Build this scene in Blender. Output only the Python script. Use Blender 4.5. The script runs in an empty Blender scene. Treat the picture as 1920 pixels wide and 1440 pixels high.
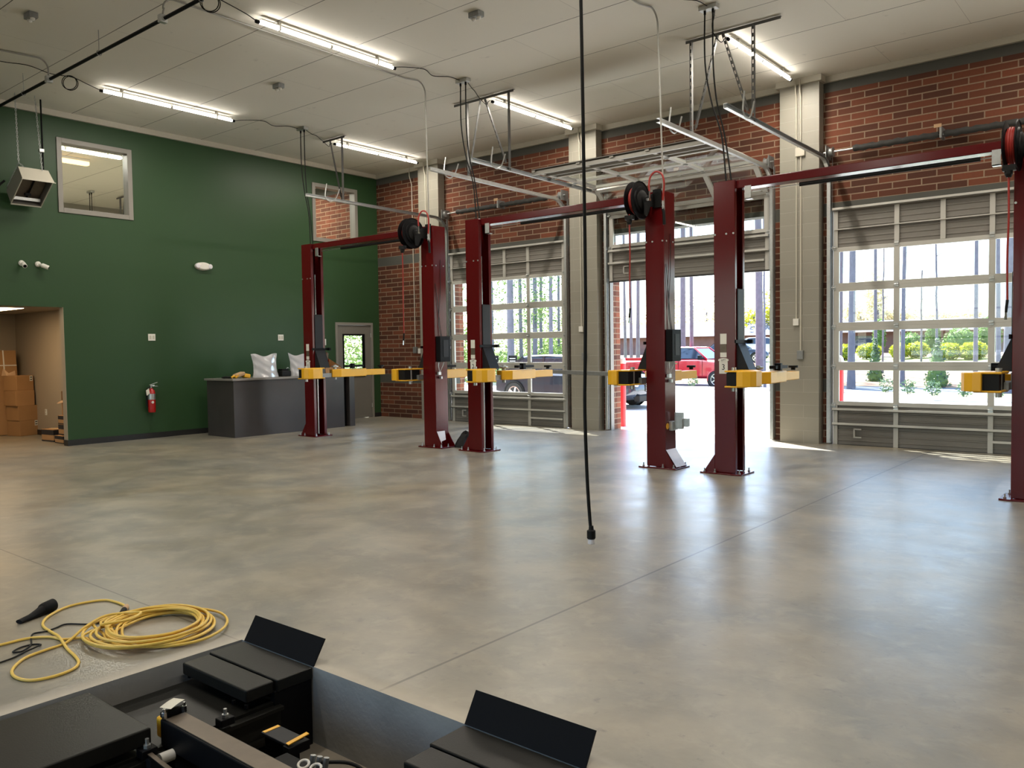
import bpy, bmesh, math, random
from mathutils import Vector, Matrix
random.seed(7)
PI = math.pi
sc = bpy.context.scene
COL = sc.collection
R = math.radians

# ------------------------------------------------------------------ materials
def mat(name, col=(.5,.5,.5), rough=.5, metal=0., spec=.5, coat=0., var=0., vscale=8., bump=0., bscale=60.,
        emit=None, estr=0., trans=0., coatrough=.1, stretch=None, rvar=0.):
    m = bpy.data.materials.new(name); m.use_nodes = True
    nt = m.node_tree; b = nt.nodes['Principled BSDF']
    b.inputs['Base Color'].default_value = (*col, 1)
    b.inputs['Roughness'].default_value = rough
    b.inputs['Metallic'].default_value = metal
    b.inputs['Specular IOR Level'].default_value = spec
    b.inputs['Coat Weight'].default_value = coat
    b.inputs['Coat Roughness'].default_value = coatrough
    if trans: b.inputs['Transmission Weight'].default_value = trans
    if emit:
        b.inputs['Emission Color'].default_value = (*emit, 1)
        b.inputs['Emission Strength'].default_value = estr
    tc = nt.nodes.new('ShaderNodeTexCoord')
    src = tc.outputs['Object']
    if stretch:
        mp = nt.nodes.new('ShaderNodeMapping'); mp.inputs['Scale'].default_value = stretch
        nt.links.new(src, mp.inputs[0]); src = mp.outputs[0]
    if var or rvar:
        n = nt.nodes.new('ShaderNodeTexNoise'); n.inputs['Scale'].default_value = vscale
        n.inputs['Detail'].default_value = 5
        nt.links.new(src, n.inputs['Vector'])
        if var:
            mx = nt.nodes.new('ShaderNodeMix'); mx.data_type = 'RGBA'
            mx.inputs[6].default_value = (*[c*(1-var) for c in col], 1)
            mx.inputs[7].default_value = (*[min(1, c*(1+var)) for c in col], 1)
            nt.links.new(n.outputs[0], mx.inputs[0]); nt.links.new(mx.outputs[2], b.inputs['Base Color'])
        if rvar:
            mr = nt.nodes.new('ShaderNodeMapRange')
            mr.inputs[1].default_value = .3; mr.inputs[2].default_value = .7
            mr.inputs[3].default_value = max(.02, rough-rvar); mr.inputs[4].default_value = rough+rvar
            nt.links.new(n.outputs[0], mr.inputs[0]); nt.links.new(mr.outputs[0], b.inputs['Roughness'])
    if bump:
        n2 = nt.nodes.new('ShaderNodeTexNoise'); n2.inputs['Scale'].default_value = bscale
        bp = nt.nodes.new('ShaderNodeBump'); bp.inputs['Strength'].default_value = bump
        bp.inputs['Distance'].default_value = .01
        nt.links.new(src, n2.inputs['Vector'])
        nt.links.new(n2.outputs[0], bp.inputs['Height']); nt.links.new(bp.outputs[0], b.inputs['Normal'])
    return m

def nd(nt, t, **kw):
    n = nt.nodes.new(t)
    for k, v in kw.items():
        if k.startswith('i'): n.inputs[int(k[1:])].default_value = v
        else: setattr(n, k, v)
    return n
def mth(nt, op, a, b=None, clamp=False):
    n = nt.nodes.new('ShaderNodeMath'); n.operation = op; n.use_clamp = clamp
    for i, v in enumerate((a, b)):
        if v is None: continue
        if isinstance(v, (int, float)): n.inputs[i].default_value = v
        else: nt.links.new(v, n.inputs[i])
    return n.outputs[0]
def mixc(nt, f, a, b):
    n = nt.nodes.new('ShaderNodeMix'); n.data_type = 'RGBA'
    for s, v in ((0, f), (6, a), (7, b)):
        if isinstance(v, tuple): n.inputs[s].default_value = v if len(v) == 4 else (*v, 1)
        elif isinstance(v, (int, float)): n.inputs[s].default_value = v
        else: nt.links.new(v, n.inputs[s])
    return n.outputs[2]

COURSE = .105
def brick_mat(name, bands=True, bright=1.):
    m = bpy.data.materials.new(name); m.use_nodes = True; nt = m.node_tree; L = nt.links
    b = nt.nodes['Principled BSDF']
    tc = nd(nt, 'ShaderNodeTexCoord'); sp = nd(nt, 'ShaderNodeSeparateXYZ'); L.new(tc.outputs['Object'], sp.inputs[0])
    u = mth(nt, 'ADD', mth(nt, 'ADD', sp.outputs[0], sp.outputs[1]), -.078+.413*40)
    cb = nd(nt, 'ShaderNodeCombineXYZ'); L.new(u, cb.inputs[0]); L.new(sp.outputs[2], cb.inputs[1])
    bt = nd(nt, 'ShaderNodeTexBrick'); L.new(cb.outputs[0], bt.inputs['Vector'])
    for k, v in (('Scale', 1), ('Brick Width', .413), ('Row Height', COURSE), ('Mortar Size', .0095), ('Mortar Smooth', .15), ('Bias', 0.)):
        bt.inputs[k].default_value = v
    bt.inputs['Color1'].default_value = (.185*bright, .058*bright, .029*bright, 1)
    bt.inputs['Color2'].default_value = (.060*bright, .025*bright, .017*bright, 1)
    bt.inputs['Mortar'].default_value = (.30, .225, .155, 1)
    nz = nd(nt, 'ShaderNodeTexNoise'); nz.inputs['Scale'].default_value = 30; nz.inputs['Detail'].default_value = 6
    L.new(tc.outputs['Object'], nz.inputs['Vector'])
    col = mixc(nt, mth(nt, 'MULTIPLY', nz.outputs[0], .5), bt.outputs[0], (.10*bright, .04*bright, .025*bright))
    h = mth(nt, 'SUBTRACT', mth(nt, 'MULTIPLY', nz.outputs[0], .3), bt.outputs[1])
    if bands:
        z = sp.outputs[2]; tot = None
        for a, c in ((.84, 1.05), (3.675, 3.885), (5.65, 6.2)):
            k = mth(nt, 'MULTIPLY', mth(nt, 'GREATER_THAN', z, a), mth(nt, 'LESS_THAN', z, c))
            tot = k if tot is None else mth(nt, 'ADD', tot, k)
        col = mixc(nt, tot, col, (.085, .085, .075))
        h = mth(nt, 'MULTIPLY', h, mth(nt, 'SUBTRACT', 1., tot))
    L.new(col, b.inputs['Base Color']); b.inputs['Roughness'].default_value = .8; b.inputs['Specular IOR Level'].default_value = .2
    bp = nd(nt, 'ShaderNodeBump'); bp.inputs['Strength'].default_value = .6; bp.inputs['Distance'].default_value = .006
    L.new(h, bp.inputs['Height']); L.new(bp.outputs[0], b.inputs['Normal'])
    return m

def block_mat(name, col):
    m = bpy.data.materials.new(name); m.use_nodes = True; nt = m.node_tree; L = nt.links
    b = nt.nodes['Principled BSDF']
    tc = nd(nt, 'ShaderNodeTexCoord'); sp = nd(nt, 'ShaderNodeSeparateXYZ'); L.new(tc.outputs['Object'], sp.inputs[0])
    u = mth(nt, 'ADD', mth(nt, 'ADD', sp.outputs[0], sp.outputs[1]), 41.)
    cb = nd(nt, 'ShaderNodeCombineXYZ'); L.new(u, cb.inputs[0]); L.new(sp.outputs[2], cb.inputs[1])
    bt = nd(nt, 'ShaderNodeTexBrick'); L.new(cb.outputs[0], bt.inputs['Vector'])
    for k, v in (('Scale', 1), ('Brick Width', 1.3), ('Row Height', .21), ('Mortar Size', .004), ('Mortar Smooth', .5), ('Bias', 0.)):
        bt.inputs[k].default_value = v
    bt.inputs['Color1'].default_value = (*col, 1); bt.inputs['Color2'].default_value = (*[c*.95 for c in col], 1)
    bt.inputs['Mortar'].default_value = (*[min(1, c*1.25) for c in col], 1)
    L.new(bt.outputs[0], b.inputs['Base Color']); b.inputs['Roughness'].default_value = .5
    bp = nd(nt, 'ShaderNodeBump'); bp.inputs['Strength'].default_value = .4; bp.inputs['Distance'].default_value = .004
    L.new(mth(nt, 'SUBTRACT', 1., bt.outputs[1]), bp.inputs['Height']); L.new(bp.outputs[0], b.inputs['Normal'])
    return m

def ceiling_mat():
    m = bpy.data.materials.new('ceiling_board'); m.use_nodes = True; nt = m.node_tree; L = nt.links
    b = nt.nodes['Principled BSDF']
    tc = nd(nt, 'ShaderNodeTexCoord'); sp = nd(nt, 'ShaderNodeSeparateXYZ'); L.new(tc.outputs['Object'], sp.inputs[0])
    cb = nd(nt, 'ShaderNodeCombineXYZ')
    L.new(mth(nt, 'ADD', sp.outputs[0], 2.485*20-.65), cb.inputs[0])
    L.new(mth(nt, 'ADD', sp.outputs[1], .94+1.235*30), cb.inputs[1])
    bt = nd(nt, 'ShaderNodeTexBrick'); L.new(cb.outputs[0], bt.inputs['Vector'])
    for k, v in (('Scale', 1), ('Brick Width', 2.485), ('Row Height', 1.235), ('Mortar Size', .0022), ('Mortar Smooth', .1), ('Bias', 0.)):
        bt.inputs[k].default_value = v
    c = (.78, .75, .665)
    bt.inputs['Color1'].default_value = (*c, 1); bt.inputs['Color2'].default_value = (*[k*.965 for k in c], 1)
    bt.inputs['Mortar'].default_value = (.36, .34, .30, 1)
    nz = nd(nt, 'ShaderNodeTexNoise'); nz.inputs['Scale'].default_value = 1.1; nz.inputs['Detail'].default_value = 6
    L.new(tc.outputs['Object'], nz.inputs['Vector'])
    n3 = nd(nt, 'ShaderNodeTexNoise'); n3.inputs['Scale'].default_value = 5; n3.inputs['Detail'].default_value = 3
    L.new(tc.outputs['Object'], n3.inputs['Vector'])
    spot = mth(nt, 'MULTIPLY', mth(nt, 'SUBTRACT', n3.outputs[0], .69, True), 5., True)
    col = mixc(nt, mth(nt, 'MULTIPLY', nz.outputs[0], .22), bt.outputs[0], (.58, .56, .49))
    col = mixc(nt, spot, col, (.48, .46, .40))
    fy = mth(nt, 'FRACT', mth(nt, 'DIVIDE', mth(nt, 'ADD', sp.outputs[1], .94+1.235*30), 1.235))
    seam = mth(nt, 'LESS_THAN', mth(nt, 'ABSOLUTE', mth(nt, 'SUBTRACT', mth(nt, 'FRACT', mth(nt, 'ADD', fy, .5)), .5)), .0048)
    ng = nd(nt, 'ShaderNodeTexNoise'); ng.inputs['Scale'].default_value = .7; L.new(tc.outputs['Object'], ng.inputs['Vector'])
    col = mixc(nt, mth(nt, 'MULTIPLY', seam, mth(nt, 'ADD', ng.outputs[0], .35, True)), col, (.045, .042, .036))
    L.new(col, b.inputs['Base Color']); b.inputs['Roughness'].default_value = .9
    return m

def floor_mat():
    m = bpy.data.materials.new('polished_concrete'); m.use_nodes = True; nt = m.node_tree; L = nt.links
    b = nt.nodes['Principled BSDF']
    tc = nd(nt, 'ShaderNodeTexCoord'); O = tc.outputs['Object']
    sp = nd(nt, 'ShaderNodeSeparateXYZ'); L.new(O, sp.inputs[0]); X, Y = sp.outputs[0], sp.outputs[1]
    def noise(s, d, dist=0., rough=.55):
        n = nd(nt, 'ShaderNodeTexNoise'); n.inputs['Scale'].default_value = s; n.inputs['Detail'].default_value = d
        n.inputs['Distortion'].default_value = dist; n.inputs['Roughness'].default_value = rough
        L.new(O, n.inputs['Vector']); return n.outputs[0]
    big = noise(.55, 6, .6); mid = noise(2.2, 9, .4, .6); fine = noise(26, 6)
    def rng(v, a, c, lo=0., hi=1.):
        r = nd(nt, 'ShaderNodeMapRange', i1=a, i2=c, i3=lo, i4=hi); L.new(v, r.inputs[0]); return r.outputs[0]
    md2 = noise(1.3, 10, .35, .6)
    col = mixc(nt, rng(big, .38, .62), (.255, .218, .152), (.18, .18, .162))
    col = mixc(nt, mth(nt, 'MULTIPLY', rng(mid, .38, .70), .65), col, (.36, .32, .245))
    col = mixc(nt, mth(nt, 'MULTIPLY', rng(md2, .60, .30), .75), col, (.125, .122, .11))
    col = mixc(nt, mth(nt, 'MULTIPLY', rng(noise(5, 9, .5, .65), .50, .68), .45), col, (.36, .32, .245))
    col = mixc(nt, mth(nt, 'MULTIPLY', fine, .22), col, (.31, .275, .21))
    col = mixc(nt, mth(nt, 'MULTIPLY', rng(noise(11, 6, .3, .7), .40, .26), .6), col, (.10, .098, .09))
    # saw-cut joints
    def line(v, c, w): return mth(nt, 'LESS_THAN', mth(nt, 'ABSOLUTE', mth(nt, 'SUBTRACT', v, c)), w)
    j = line(X, 12.47, .009)
    j = mth(nt, 'MAXIMUM', j, line(Y, -11.065, .006))
    j = mth(nt, 'MAXIMUM', j, line(X, 6.2, .0035)); j = mth(nt, 'MAXIMUM', j, line(Y, -5.6, .0025))
    col = mixc(nt, mth(nt, 'MULTIPLY', j, .75), col, (.06, .055, .045))
    # lighter unpolished strip along the pit edge
    dx = mth(nt, 'ABSOLUTE', mth(nt, 'SUBTRACT', X, 12.52)); dy = mth(nt, 'ABSOLUTE', mth(nt, 'SUBTRACT', Y, -13.8))
    ins = mth(nt, 'MAXIMUM', mth(nt, 'SUBTRACT', dx, 1.2), mth(nt, 'SUBTRACT', dy, 2.75))
    wob = mth(nt, 'ADD', ins, mth(nt, 'MULTIPLY', mth(nt, 'SUBTRACT', mid, .5), .12))
    edge = rng(wob, .13, .03)
    col = mixc(nt, mth(nt, 'MULTIPLY', edge, .55), col, (.56, .50, .41))
    L.new(col, b.inputs['Base Color'])
    r = mth(nt, 'ADD', rng(mid, .3, .7, .285, .36), mth(nt, 'MULTIPLY', rng(big, .35, .65), .04))
    r = mth(nt, 'ADD', r, mth(nt, 'MULTIPLY', edge, .4), True)
    L.new(r, b.inputs['Roughness']); b.inputs['Specular IOR Level'].default_value = .75
    bp = nd(nt, 'ShaderNodeBump'); bp.inputs['Strength'].default_value = .3; bp.inputs['Distance'].default_value = .004
    h = mth(nt, 'SUBTRACT', mth(nt, 'ADD', mth(nt, 'MULTIPLY', noise(5, 3), 1.6), mth(nt, 'MULTIPLY', noise(40, 2), .10)), j)
    L.new(h, bp.inputs['Height']); L.new(bp.outputs[0], b.inputs['Normal'])
    return m

def glass_mat(name, tint=(.93, .96, .95), refl=1.0):
    m = bpy.data.materials.new(name); m.use_nodes = True; nt = m.node_tree; L = nt.links
    nt.nodes.remove(nt.nodes['Principled BSDF'])
    out = nt.nodes['Material Output']
    t = nd(nt, 'ShaderNodeBsdfTransparent'); t.inputs[0].default_value = (*tint, 1)
    g = nd(nt, 'ShaderNodeBsdfGlossy'); g.inputs['Roughness'].default_value = .01
    fr = nd(nt, 'ShaderNodeLayerWeight'); fr.inputs[0].default_value = .5
    fz = mth(nt, 'ADD', mth(nt, 'MULTIPLY', mth(nt, 'POWER', fr.outputs[1], 5.), .94), .045)
    mx = nd(nt, 'ShaderNodeMixShader'); L.new(mth(nt, 'MULTIPLY', fz, refl, True), mx.inputs[0])
    L.new(t.outputs[0], mx.inputs[1]); L.new(g.outputs[0], mx.inputs[2]); L.new(mx.outputs[0], out.inputs[0])
    return m

def leaf_mat(name, a, c, trans=.3):
    m = bpy.data.materials.new(name); m.use_nodes = True; nt = m.node_tree; L = nt.links
    b = nt.nodes['Principled BSDF']; b.inputs['Roughness'].default_value = .55
    gi = nd(nt, 'ShaderNodeTexCoord')
    n = nd(nt, 'ShaderNodeTexNoise'); n.inputs['Scale'].default_value = 3.5; L.new(gi.outputs['Object'], n.inputs['Vector'])
    r = nd(nt, 'ShaderNodeMapRange', i1=.35, i2=.65); L.new(n.outputs[0], r.inputs[0])
    col = mixc(nt, r.outputs[0], a, c)
    L.new(col, b.inputs['Base Color'])
    t = nd(nt, 'ShaderNodeBsdfTranslucent'); L.new(col, t.inputs[0])
    mx = nd(nt, 'ShaderNodeMixShader', i0=trans); out = nt.nodes['Material Output']
    L.new(b.outputs[0], mx.inputs[1]); L.new(t.outputs[0], mx.inputs[2]); L.new(mx.outputs[0], out.inputs[0])
    return m

M = {}
M['floor'] = floor_mat(); M['ceiling'] = ceiling_mat()
M['brick'] = brick_mat('interior_brick'); M['brick_out'] = brick_mat('exterior_brick', False, 1.6)
M['block'] = block_mat('painted_block', (.265, .248, .205))
M['glass'] = glass_mat('window_glass')
M['green'] = mat('green_wall_paint', (.027, .063, .025), .40, spec=.26, var=.06, vscale=.6, bump=.05, bscale=90)
M['beige'] = mat('beige_wall_paint', (.33, .27, .20), .6, bump=.05)
M['white_trim'] = mat('off_white_trim_paint', (.50, .47, .39), .5)
M['black_base'] = mat('black_rubber_base', (.012, .012, .012), .45)
M['grey_frame'] = mat('grey_frame_paint', (.22, .205, .18), .4)
M['door_grey'] = mat('grey_door_paint', (.17, .16, .14), .4)
M['alu'] = mat('door_aluminium', (.50, .485, .445), .42, metal=.25)
M['panel'] = mat('door_panel_steel', (.20, .185, .165), .5, metal=.1)
M['galv'] = mat('galvanised_steel', (.50, .51, .50), .38, metal=.85, var=.18, vscale=25)
M['hanger'] = mat('perforated_angle_steel', (.13, .13, .125), .55, metal=.4)
M['conduit'] = mat('dull_conduit_steel', (.33, .32, .29), .5, metal=.3)
M['galv_dark'] = mat('dull_galvanised_steel', (.26, .265, .26), .5, metal=.6, var=.2, vscale=20)
M['chrome'] = mat('chrome_steel', (.75, .75, .76), .14, metal=1.)
M['red'] = mat('dark_red_gloss_paint', (.085, .003, .004), .20, spec=.42, coat=.0, coatrough=.08)
M['yellow'] = mat('yellow_paint', (.80, .42, .02), .35, spec=.5, var=.06)
M['black'] = mat('black_powder_coat', (.004, .004, .005), .5, spec=.12)
M['matt_black'] = mat('matt_black_rubber', (.006, .006, .006), .6, spec=.25)
M['dark_metal'] = mat('dark_grey_metal', (.014, .015, .018), .45, spec=.2)
M['lift_black'] = mat('satin_black_steel', (.010, .010, .0085), .38, spec=.2, var=.3, vscale=4, bump=.06, bscale=180)
M['rust_steel'] = mat('bare_brown_steel', (.15, .12, .09), .45, metal=.5, var=.25, vscale=14)
M['white_plastic'] = mat('white_plastic', (.72, .70, .64), .4)
M['white_film'] = mat('white_protective_film', (.68, .66, .70), .3)
M['paper'] = mat('off_white_paper', (.66, .63, .53), .7)
M['hose_red'] = mat('red_rubber_hose', (.30, .020, .014), .45)
M['desk'] = mat('charcoal_laminate', (.046, .040, .038), .38, spec=.5, var=.2, vscale=3)
M['desk_top'] = mat('grey_laminate_top', (.20, .185, .165), .22, spec=.6)
M['cardboard'] = mat('brown_cardboard', (.36, .19, .075), .8, var=.1, vscale=6)
M['cardboard_in'] = mat('pale_cardboard', (.50, .32, .18), .8, var=.08)
M['print_dark'] = mat('dark_box_print', (.018, .014, .014), .6)
M['tape'] = mat('pale_tape', (.62, .50, .30), .3)
M['cord_yellow'] = mat('yellow_cord_rubber', (.74, .50, .095), .45, var=.08, vscale=20)
M['led'] = mat('led_tube_white', (.9, .9, .9), .4, emit=(1, .93, .84), estr=17)
M['warm_lamp'] = mat('warm_lamp_lens', (.9, .6, .3), .4, emit=(1, .58, .28), estr=2.6)
M['panel_light'] = mat('ceiling_panel_light', (.9, .8, .7), .4, emit=(1, .72, .42), estr=9)
M['bag'] = mat('clear_white_plastic_film', (.62, .61, .63), .18, spec=.8, trans=.35)
M['sleeve'] = mat('dark_grey_spring_cover', (.030, .030, .028), .75, bump=.4, bscale=60)
M['exting_red'] = mat('extinguisher_red', (.38, .008, .008), .2, coat=.5)
M['pit'] = mat('pit_concrete', (.30, .30, .29), .75, var=.3, vscale=3, bump=.2, bscale=30)
M['pit_floor'] = mat('pit_floor_concrete', (.22, .19, .15), .8, var=.25, vscale=4)
M['pave'] = mat('pale_concrete_paving', (.60, .59, .56), .85, var=.05, vscale=1.5)
M['asphalt'] = mat('blue_grey_asphalt', (.12, .135, .165), .85, var=.1, vscale=1)
M['curb'] = mat('pale_curb_concrete', (.62, .61, .58), .85)
M['lawn'] = leaf_mat('lawn_grass', (.17, .24, .05), (.26, .26, .09), 0.)
M['mulch'] = mat('brown_mulch', (.24, .15, .10), .9, var=.2, vscale=2)
M['bark'] = mat('hazed_pine_bark', (.17, .155, .185), .9, var=.3, vscale=5, bump=.6, bscale=12)  # bark paled towards blue-grey, distance haze put into the colour
M['leaf_wood'] = leaf_mat('woodland_leaves', (.10, .20, .04), (.26, .34, .09))
M['leaf_pine'] = leaf_mat('pine_needles', (.05, .12, .05), (.12, .20, .08))
M['leaf_yellow'] = leaf_mat('yellow_green_leaves', (.36, .38, .02), (.44, .43, .03))
M['leaf_hedge'] = leaf_mat('hedge_leaves', (.10, .20, .05), (.18, .28, .07))
M['leaf_shrub'] = leaf_mat('grey_green_leaves', (.08, .14, .09), (.14, .21, .12))
M['leaf_pale'] = leaf_mat('pale_spring_leaves', (.55, .55, .30), (.62, .50, .36))
M['roof_pale'] = mat('pale_roof', (.62, .62, .66), .6)
M['wall_dark'] = mat('dark_brick_building_wall', (.16, .10, .09), .8, var=.3, vscale=2)
M['car_dark'] = mat('dark_blue_grey_car_paint', (.030, .038, .055), .18, metal=.3, coat=1., coatrough=.03)
M['car_red'] = mat('bright_red_car_paint', (.62, .012, .03), .25, coat=1., coatrough=.03)
M['car_white'] = mat('silver_car_paint', (.55, .56, .58), .25, metal=.3, coat=1.)
M['car_glass'] = mat('car_window_glass', (.02, .035, .06), .05, spec=1.)
M['tyre'] = mat('tyre_rubber', (.02, .02, .02), .7)
M['bollard'] = mat('red_bollard_cover', (.85, .025, .03), .4)

# ------------------------------------------------------------------ mesh builder
def frame(d):
    d = d.normalized(); a = Vector((0, 0, 1)) if abs(d.z) < .9 else Vector((1, 0, 0))
    u = d.cross(a).normalized(); return u, d.cross(u).normalized()
class MB:
    def __init__(s): s.v = []; s.f = []
    def add(s, vs, fs):
        o = len(s.v); s.v += [tuple(p) for p in vs]; s.f += [tuple(i+o for i in f) for f in fs]; return s
    def box(s, x0, y0, z0, x1, y1, z1):
        v = [(x, y, z) for z in (z0, z1) for y in (y0, y1) for x in (x0, x1)]
        return s.add(v, [(0, 2, 3, 1), (4, 5, 7, 6), (0, 1, 5, 4), (2, 6, 7, 3), (0, 4, 6, 2), (1, 3, 7, 5)])
    def obox(s, c, size, rot=Matrix()):
        a, b_, c_ = [k/2 for k in size]
        v = [Vector(c)+rot.to_3x3() @ Vector((x*a, y*b_, z*c_)) for z in (-1, 1) for y in (-1, 1) for x in (-1, 1)]
        return s.add(v, [(0, 2, 3, 1), (4, 5, 7, 6), (0, 1, 5, 4), (2, 6, 7, 3), (0, 4, 6, 2), (1, 3, 7, 5)])
    def bar(s, p, q, w, h, up=(0, 0, 1)):
        p, q = Vector(p), Vector(q); d = (q-p).normalized(); u = d.cross(Vector(up))
        if u.length < 1e-3: u = d.cross(Vector((0, 1, 0)))
        u.normalize(); t = u.cross(d)
        v = [e+u*i*w/2+t*j*h/2 for e in (p, q) for j in (-1, 1) for i in (-1, 1)]
        return s.add(v, [(0, 1, 3, 2), (4, 6, 7, 5), (0, 4, 5, 1), (2, 3, 7, 6), (0, 2, 6, 4), (1, 5, 7, 3)])
    def tube(s, pts, r, n=8, closed=False, cap=True):
        pts = [Vector(p) for p in pts]; k = len(pts)
        rr = r if isinstance(r, (list, tuple)) else [r]*k
        T = []
        for i in range(k):
            a = pts[i-1] if (i or closed) else pts[i]; b_ = pts[(i+1) % k] if (i < k-1 or closed) else pts[i]
            t = b_-a; T.append(t.normalized() if t.length > 1e-9 else Vector((0, 0, 1)))
        u, w = frame(T[0]); vs = []
        for i in range(k):
            u = u-T[i]*u.dot(T[i])
            u = u.normalized() if u.length > 1e-6 else frame(T[i])[0]
            w = T[i].cross(u)
            vs += [pts[i]+(u*math.cos(2*PI*j/n)+w*math.sin(2*PI*j/n))*rr[i] for j in range(n)]
        fs = []
        for i in range(k if closed else k-1):
            a, b_ = i*n, ((i+1) % k)*n
            fs += [(a+j, a+(j+1) % n, b_+(j+1) % n, b_+j) for j in range(n)]
        if cap and not closed: fs += [tuple(range(n))[::-1], tuple((k-1)*n+j for j in range(n))]
        return s.add(vs, fs)
    def cyl(s, p, q, r, n=16, r2=None): return s.tube([p, q], [r, r if r2 is None else r2], n)
    def ring(s, c, axis, R1, r, n=20, m=8, squash=1.):
        u, w = frame(Vector(axis)); c = Vector(c)
        return s.tube([c+(u*math.cos(2*PI*i/n)+w*math.sin(2*PI*i/n)*squash)*R1 for i in range(n)], r, m, True)
    def lathe(s, prof, c=(0, 0, 0), axis=(0, 0, 1), n=20):
        ax = Vector(axis).normalized(); u, w = frame(ax); c = Vector(c); vs = []
        for (r, h) in prof: vs += [c+ax*h+(u*math.cos(2*PI*j/n)+w*math.sin(2*PI*j/n))*max(r, 1e-4) for j in range(n)]
        fs = [(i*n+j, i*n+(j+1) % n, (i+1)*n+(j+1) % n, (i+1)*n+j) for i in range(len(prof)-1) for j in range(n)]
        fs += [tuple(range(n))[::-1], tuple((len(prof)-1)*n+j for j in range(n))]
        return s.add(vs, fs)
    def prism(s, poly, a, b_, axis='z'):
        n = len(poly)
        def P(p, h): return {'z': (p[0], p[1], h), 'x': (h, p[0], p[1]), 'y': (p[0], h, p[1])}[axis]
        vs = [P(p, a) for p in poly]+[P(p, b_) for p in poly]
        fs = [tuple(range(n))[::-1], tuple(range(n, 2*n))]+[(i, (i+1) % n, n+(i+1) % n, n+i) for i in range(n)]
        return s.add(vs, fs)
    def loft(s, rings, cap=True):
        n = len(rings[0]); vs = [p for r in rings for p in r]
        fs = [(i*n+j, i*n+(j+1) % n, (i+1)*n+(j+1) % n, (i+1)*n+j) for i in range(len(rings)-1) for j in range(n)]
        if cap: fs += [tuple(range(n))[::-1], tuple((len(rings)-1)*n+j for j in range(n))]
        return s.add(vs, fs)
    def quad(s, *p): return s.add(p, [tuple(range(len(p)))])
    def grid(s, fn, nu, nv):
        vs = [fn(i/nu, j/nv) for j in range(nv+1) for i in range(nu+1)]
        return s.add(vs, [(j*(nu+1)+i, j*(nu+1)+i+1, (j+1)*(nu+1)+i+1, (j+1)*(nu+1)+i) for j in range(nv) for i in range(nu)])
    def mesh(s, name, material, smooth=False, off=None):
        me = bpy.data.meshes.new(name)
        o = off or Vector((0, 0, 0))
        me.from_pydata([(v[0]-o.x, v[1]-o.y, v[2]-o.z) for v in s.v], [], s.f)
        bm = bmesh.new(); bm.from_mesh(me)
        if getattr(s, 'weld', 0): bmesh.ops.remove_doubles(bm, verts=bm.verts, dist=1e-4)
        bmesh.ops.recalc_face_normals(bm, faces=bm.faces)
        if smooth:
            for f in bm.faces: f.smooth = True
            for e in bm.edges:
                if len(e.link_faces) == 2 and e.calc_face_angle(0) > R(38): e.smooth = False
        bm.to_mesh(me); bm.free()
        if material: me.materials.append(material)
        return me
    def build(s, name, material, parent=None, smooth=False, bevel=0., seg=2, local=False, **tg):
        off = None
        if parent is not None and not local: off = world_loc(parent)
        me = s.mesh(name, material, smooth, off)
        o = bpy.data.objects.new(name, me); COL.objects.link(o)
        if parent is not None: o.parent = parent
        if bevel:
            md = o.modifiers.new('bevel', 'BEVEL'); md.width = bevel; md.segments = seg; md.limit_method = 'ANGLE'; md.angle_limit = R(40)
            md.harden_normals = False
        for k, v in tg.items(): o[k] = v
        return o
def world_loc(o):
    v = Vector((0, 0, 0))
    while o is not None: v = v+o.location; o = o.parent
    return v
def thing(name, label, cat, loc=(0, 0, 0), group=None):
    o = bpy.data.objects.new(name, None); COL.objects.link(o); o.location = loc
    o.empty_display_size = .1
    o['label'] = label; o['category'] = cat
    if group: o['group'] = group
    return o
def tag(o, label, cat, group=None, kind=None):
    o['label'] = label; o['category'] = cat
    if group: o['group'] = group
    if kind: o['kind'] = kind
    return o
def struct(name, mb, m, **k):
    o = mb.build(name, m, **k); o['kind'] = 'structure'; return o
def structroot(name, loc=(0, 0, 0)):
    o = bpy.data.objects.new(name, None); COL.objects.link(o); o.location = loc; o['kind'] = 'structure'; return o
def copy_tree(o, parent=None):
    c = o.copy(); COL.objects.link(c)
    if parent is not None: c.parent = parent
    for ch in list(o.children): copy_tree(ch, c)
    return c
def arc(c, r, a0, a1, n, plane='yz', fix=0.):
    out = []
    for i in range(n+1):
        a = R(a0+(a1-a0)*i/n); p, q = c[0]+r*math.cos(a), c[1]+r*math.sin(a)
        out.append({'yz': (fix, p, q), 'xz': (p, fix, q), 'xy': (p, q, fix)}[plane])
    return out
def text_obj(name, body, size, material, parent, loc, rot, depth=.0008, local=True):
    cu = bpy.data.curves.new(name, 'FONT'); cu.body = body; cu.size = size; cu.extrude = depth; cu.align_x = 'CENTER'; cu.align_y = 'CENTER'
    t = bpy.data.objects.new(name+'_tmp', cu); COL.objects.link(t)
    bpy.context.view_layer.update()
    me = bpy.data.meshes.new_from_object(t.evaluated_get(bpy.context.evaluated_depsgraph_get()))
    bpy.data.objects.remove(t)
    me.name = name; me.materials.clear(); me.materials.append(material)
    o = bpy.data.objects.new(name, me); COL.objects.link(o); o.parent = parent
    o.location = Vector(loc)-(Vector((0, 0, 0)) if local else world_loc(parent)); o.rotation_euler = rot
    return o
def smooth_path(pts, sub=6, closed=False):
    pts = [Vector(p) for p in pts]; n = len(pts); out = []
    rng = n if closed else n-1
    for i in range(rng):
        p0 = pts[i-1] if (i or closed) else pts[0]; p1 = pts[i]; p2 = pts[(i+1) % n]; p3 = pts[(i+2) % n] if (closed or i+2 < n) else pts[-1]
        for k in range(sub):
            t = k/sub
            out.append(.5*((2*p1)+(-p0+p2)*t+(2*p0-5*p1+4*p2-p3)*t*t+(-p0+3*p1-3*p2+p3)*t**3))
    if not closed: out.append(pts[-1])
    return out

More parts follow.
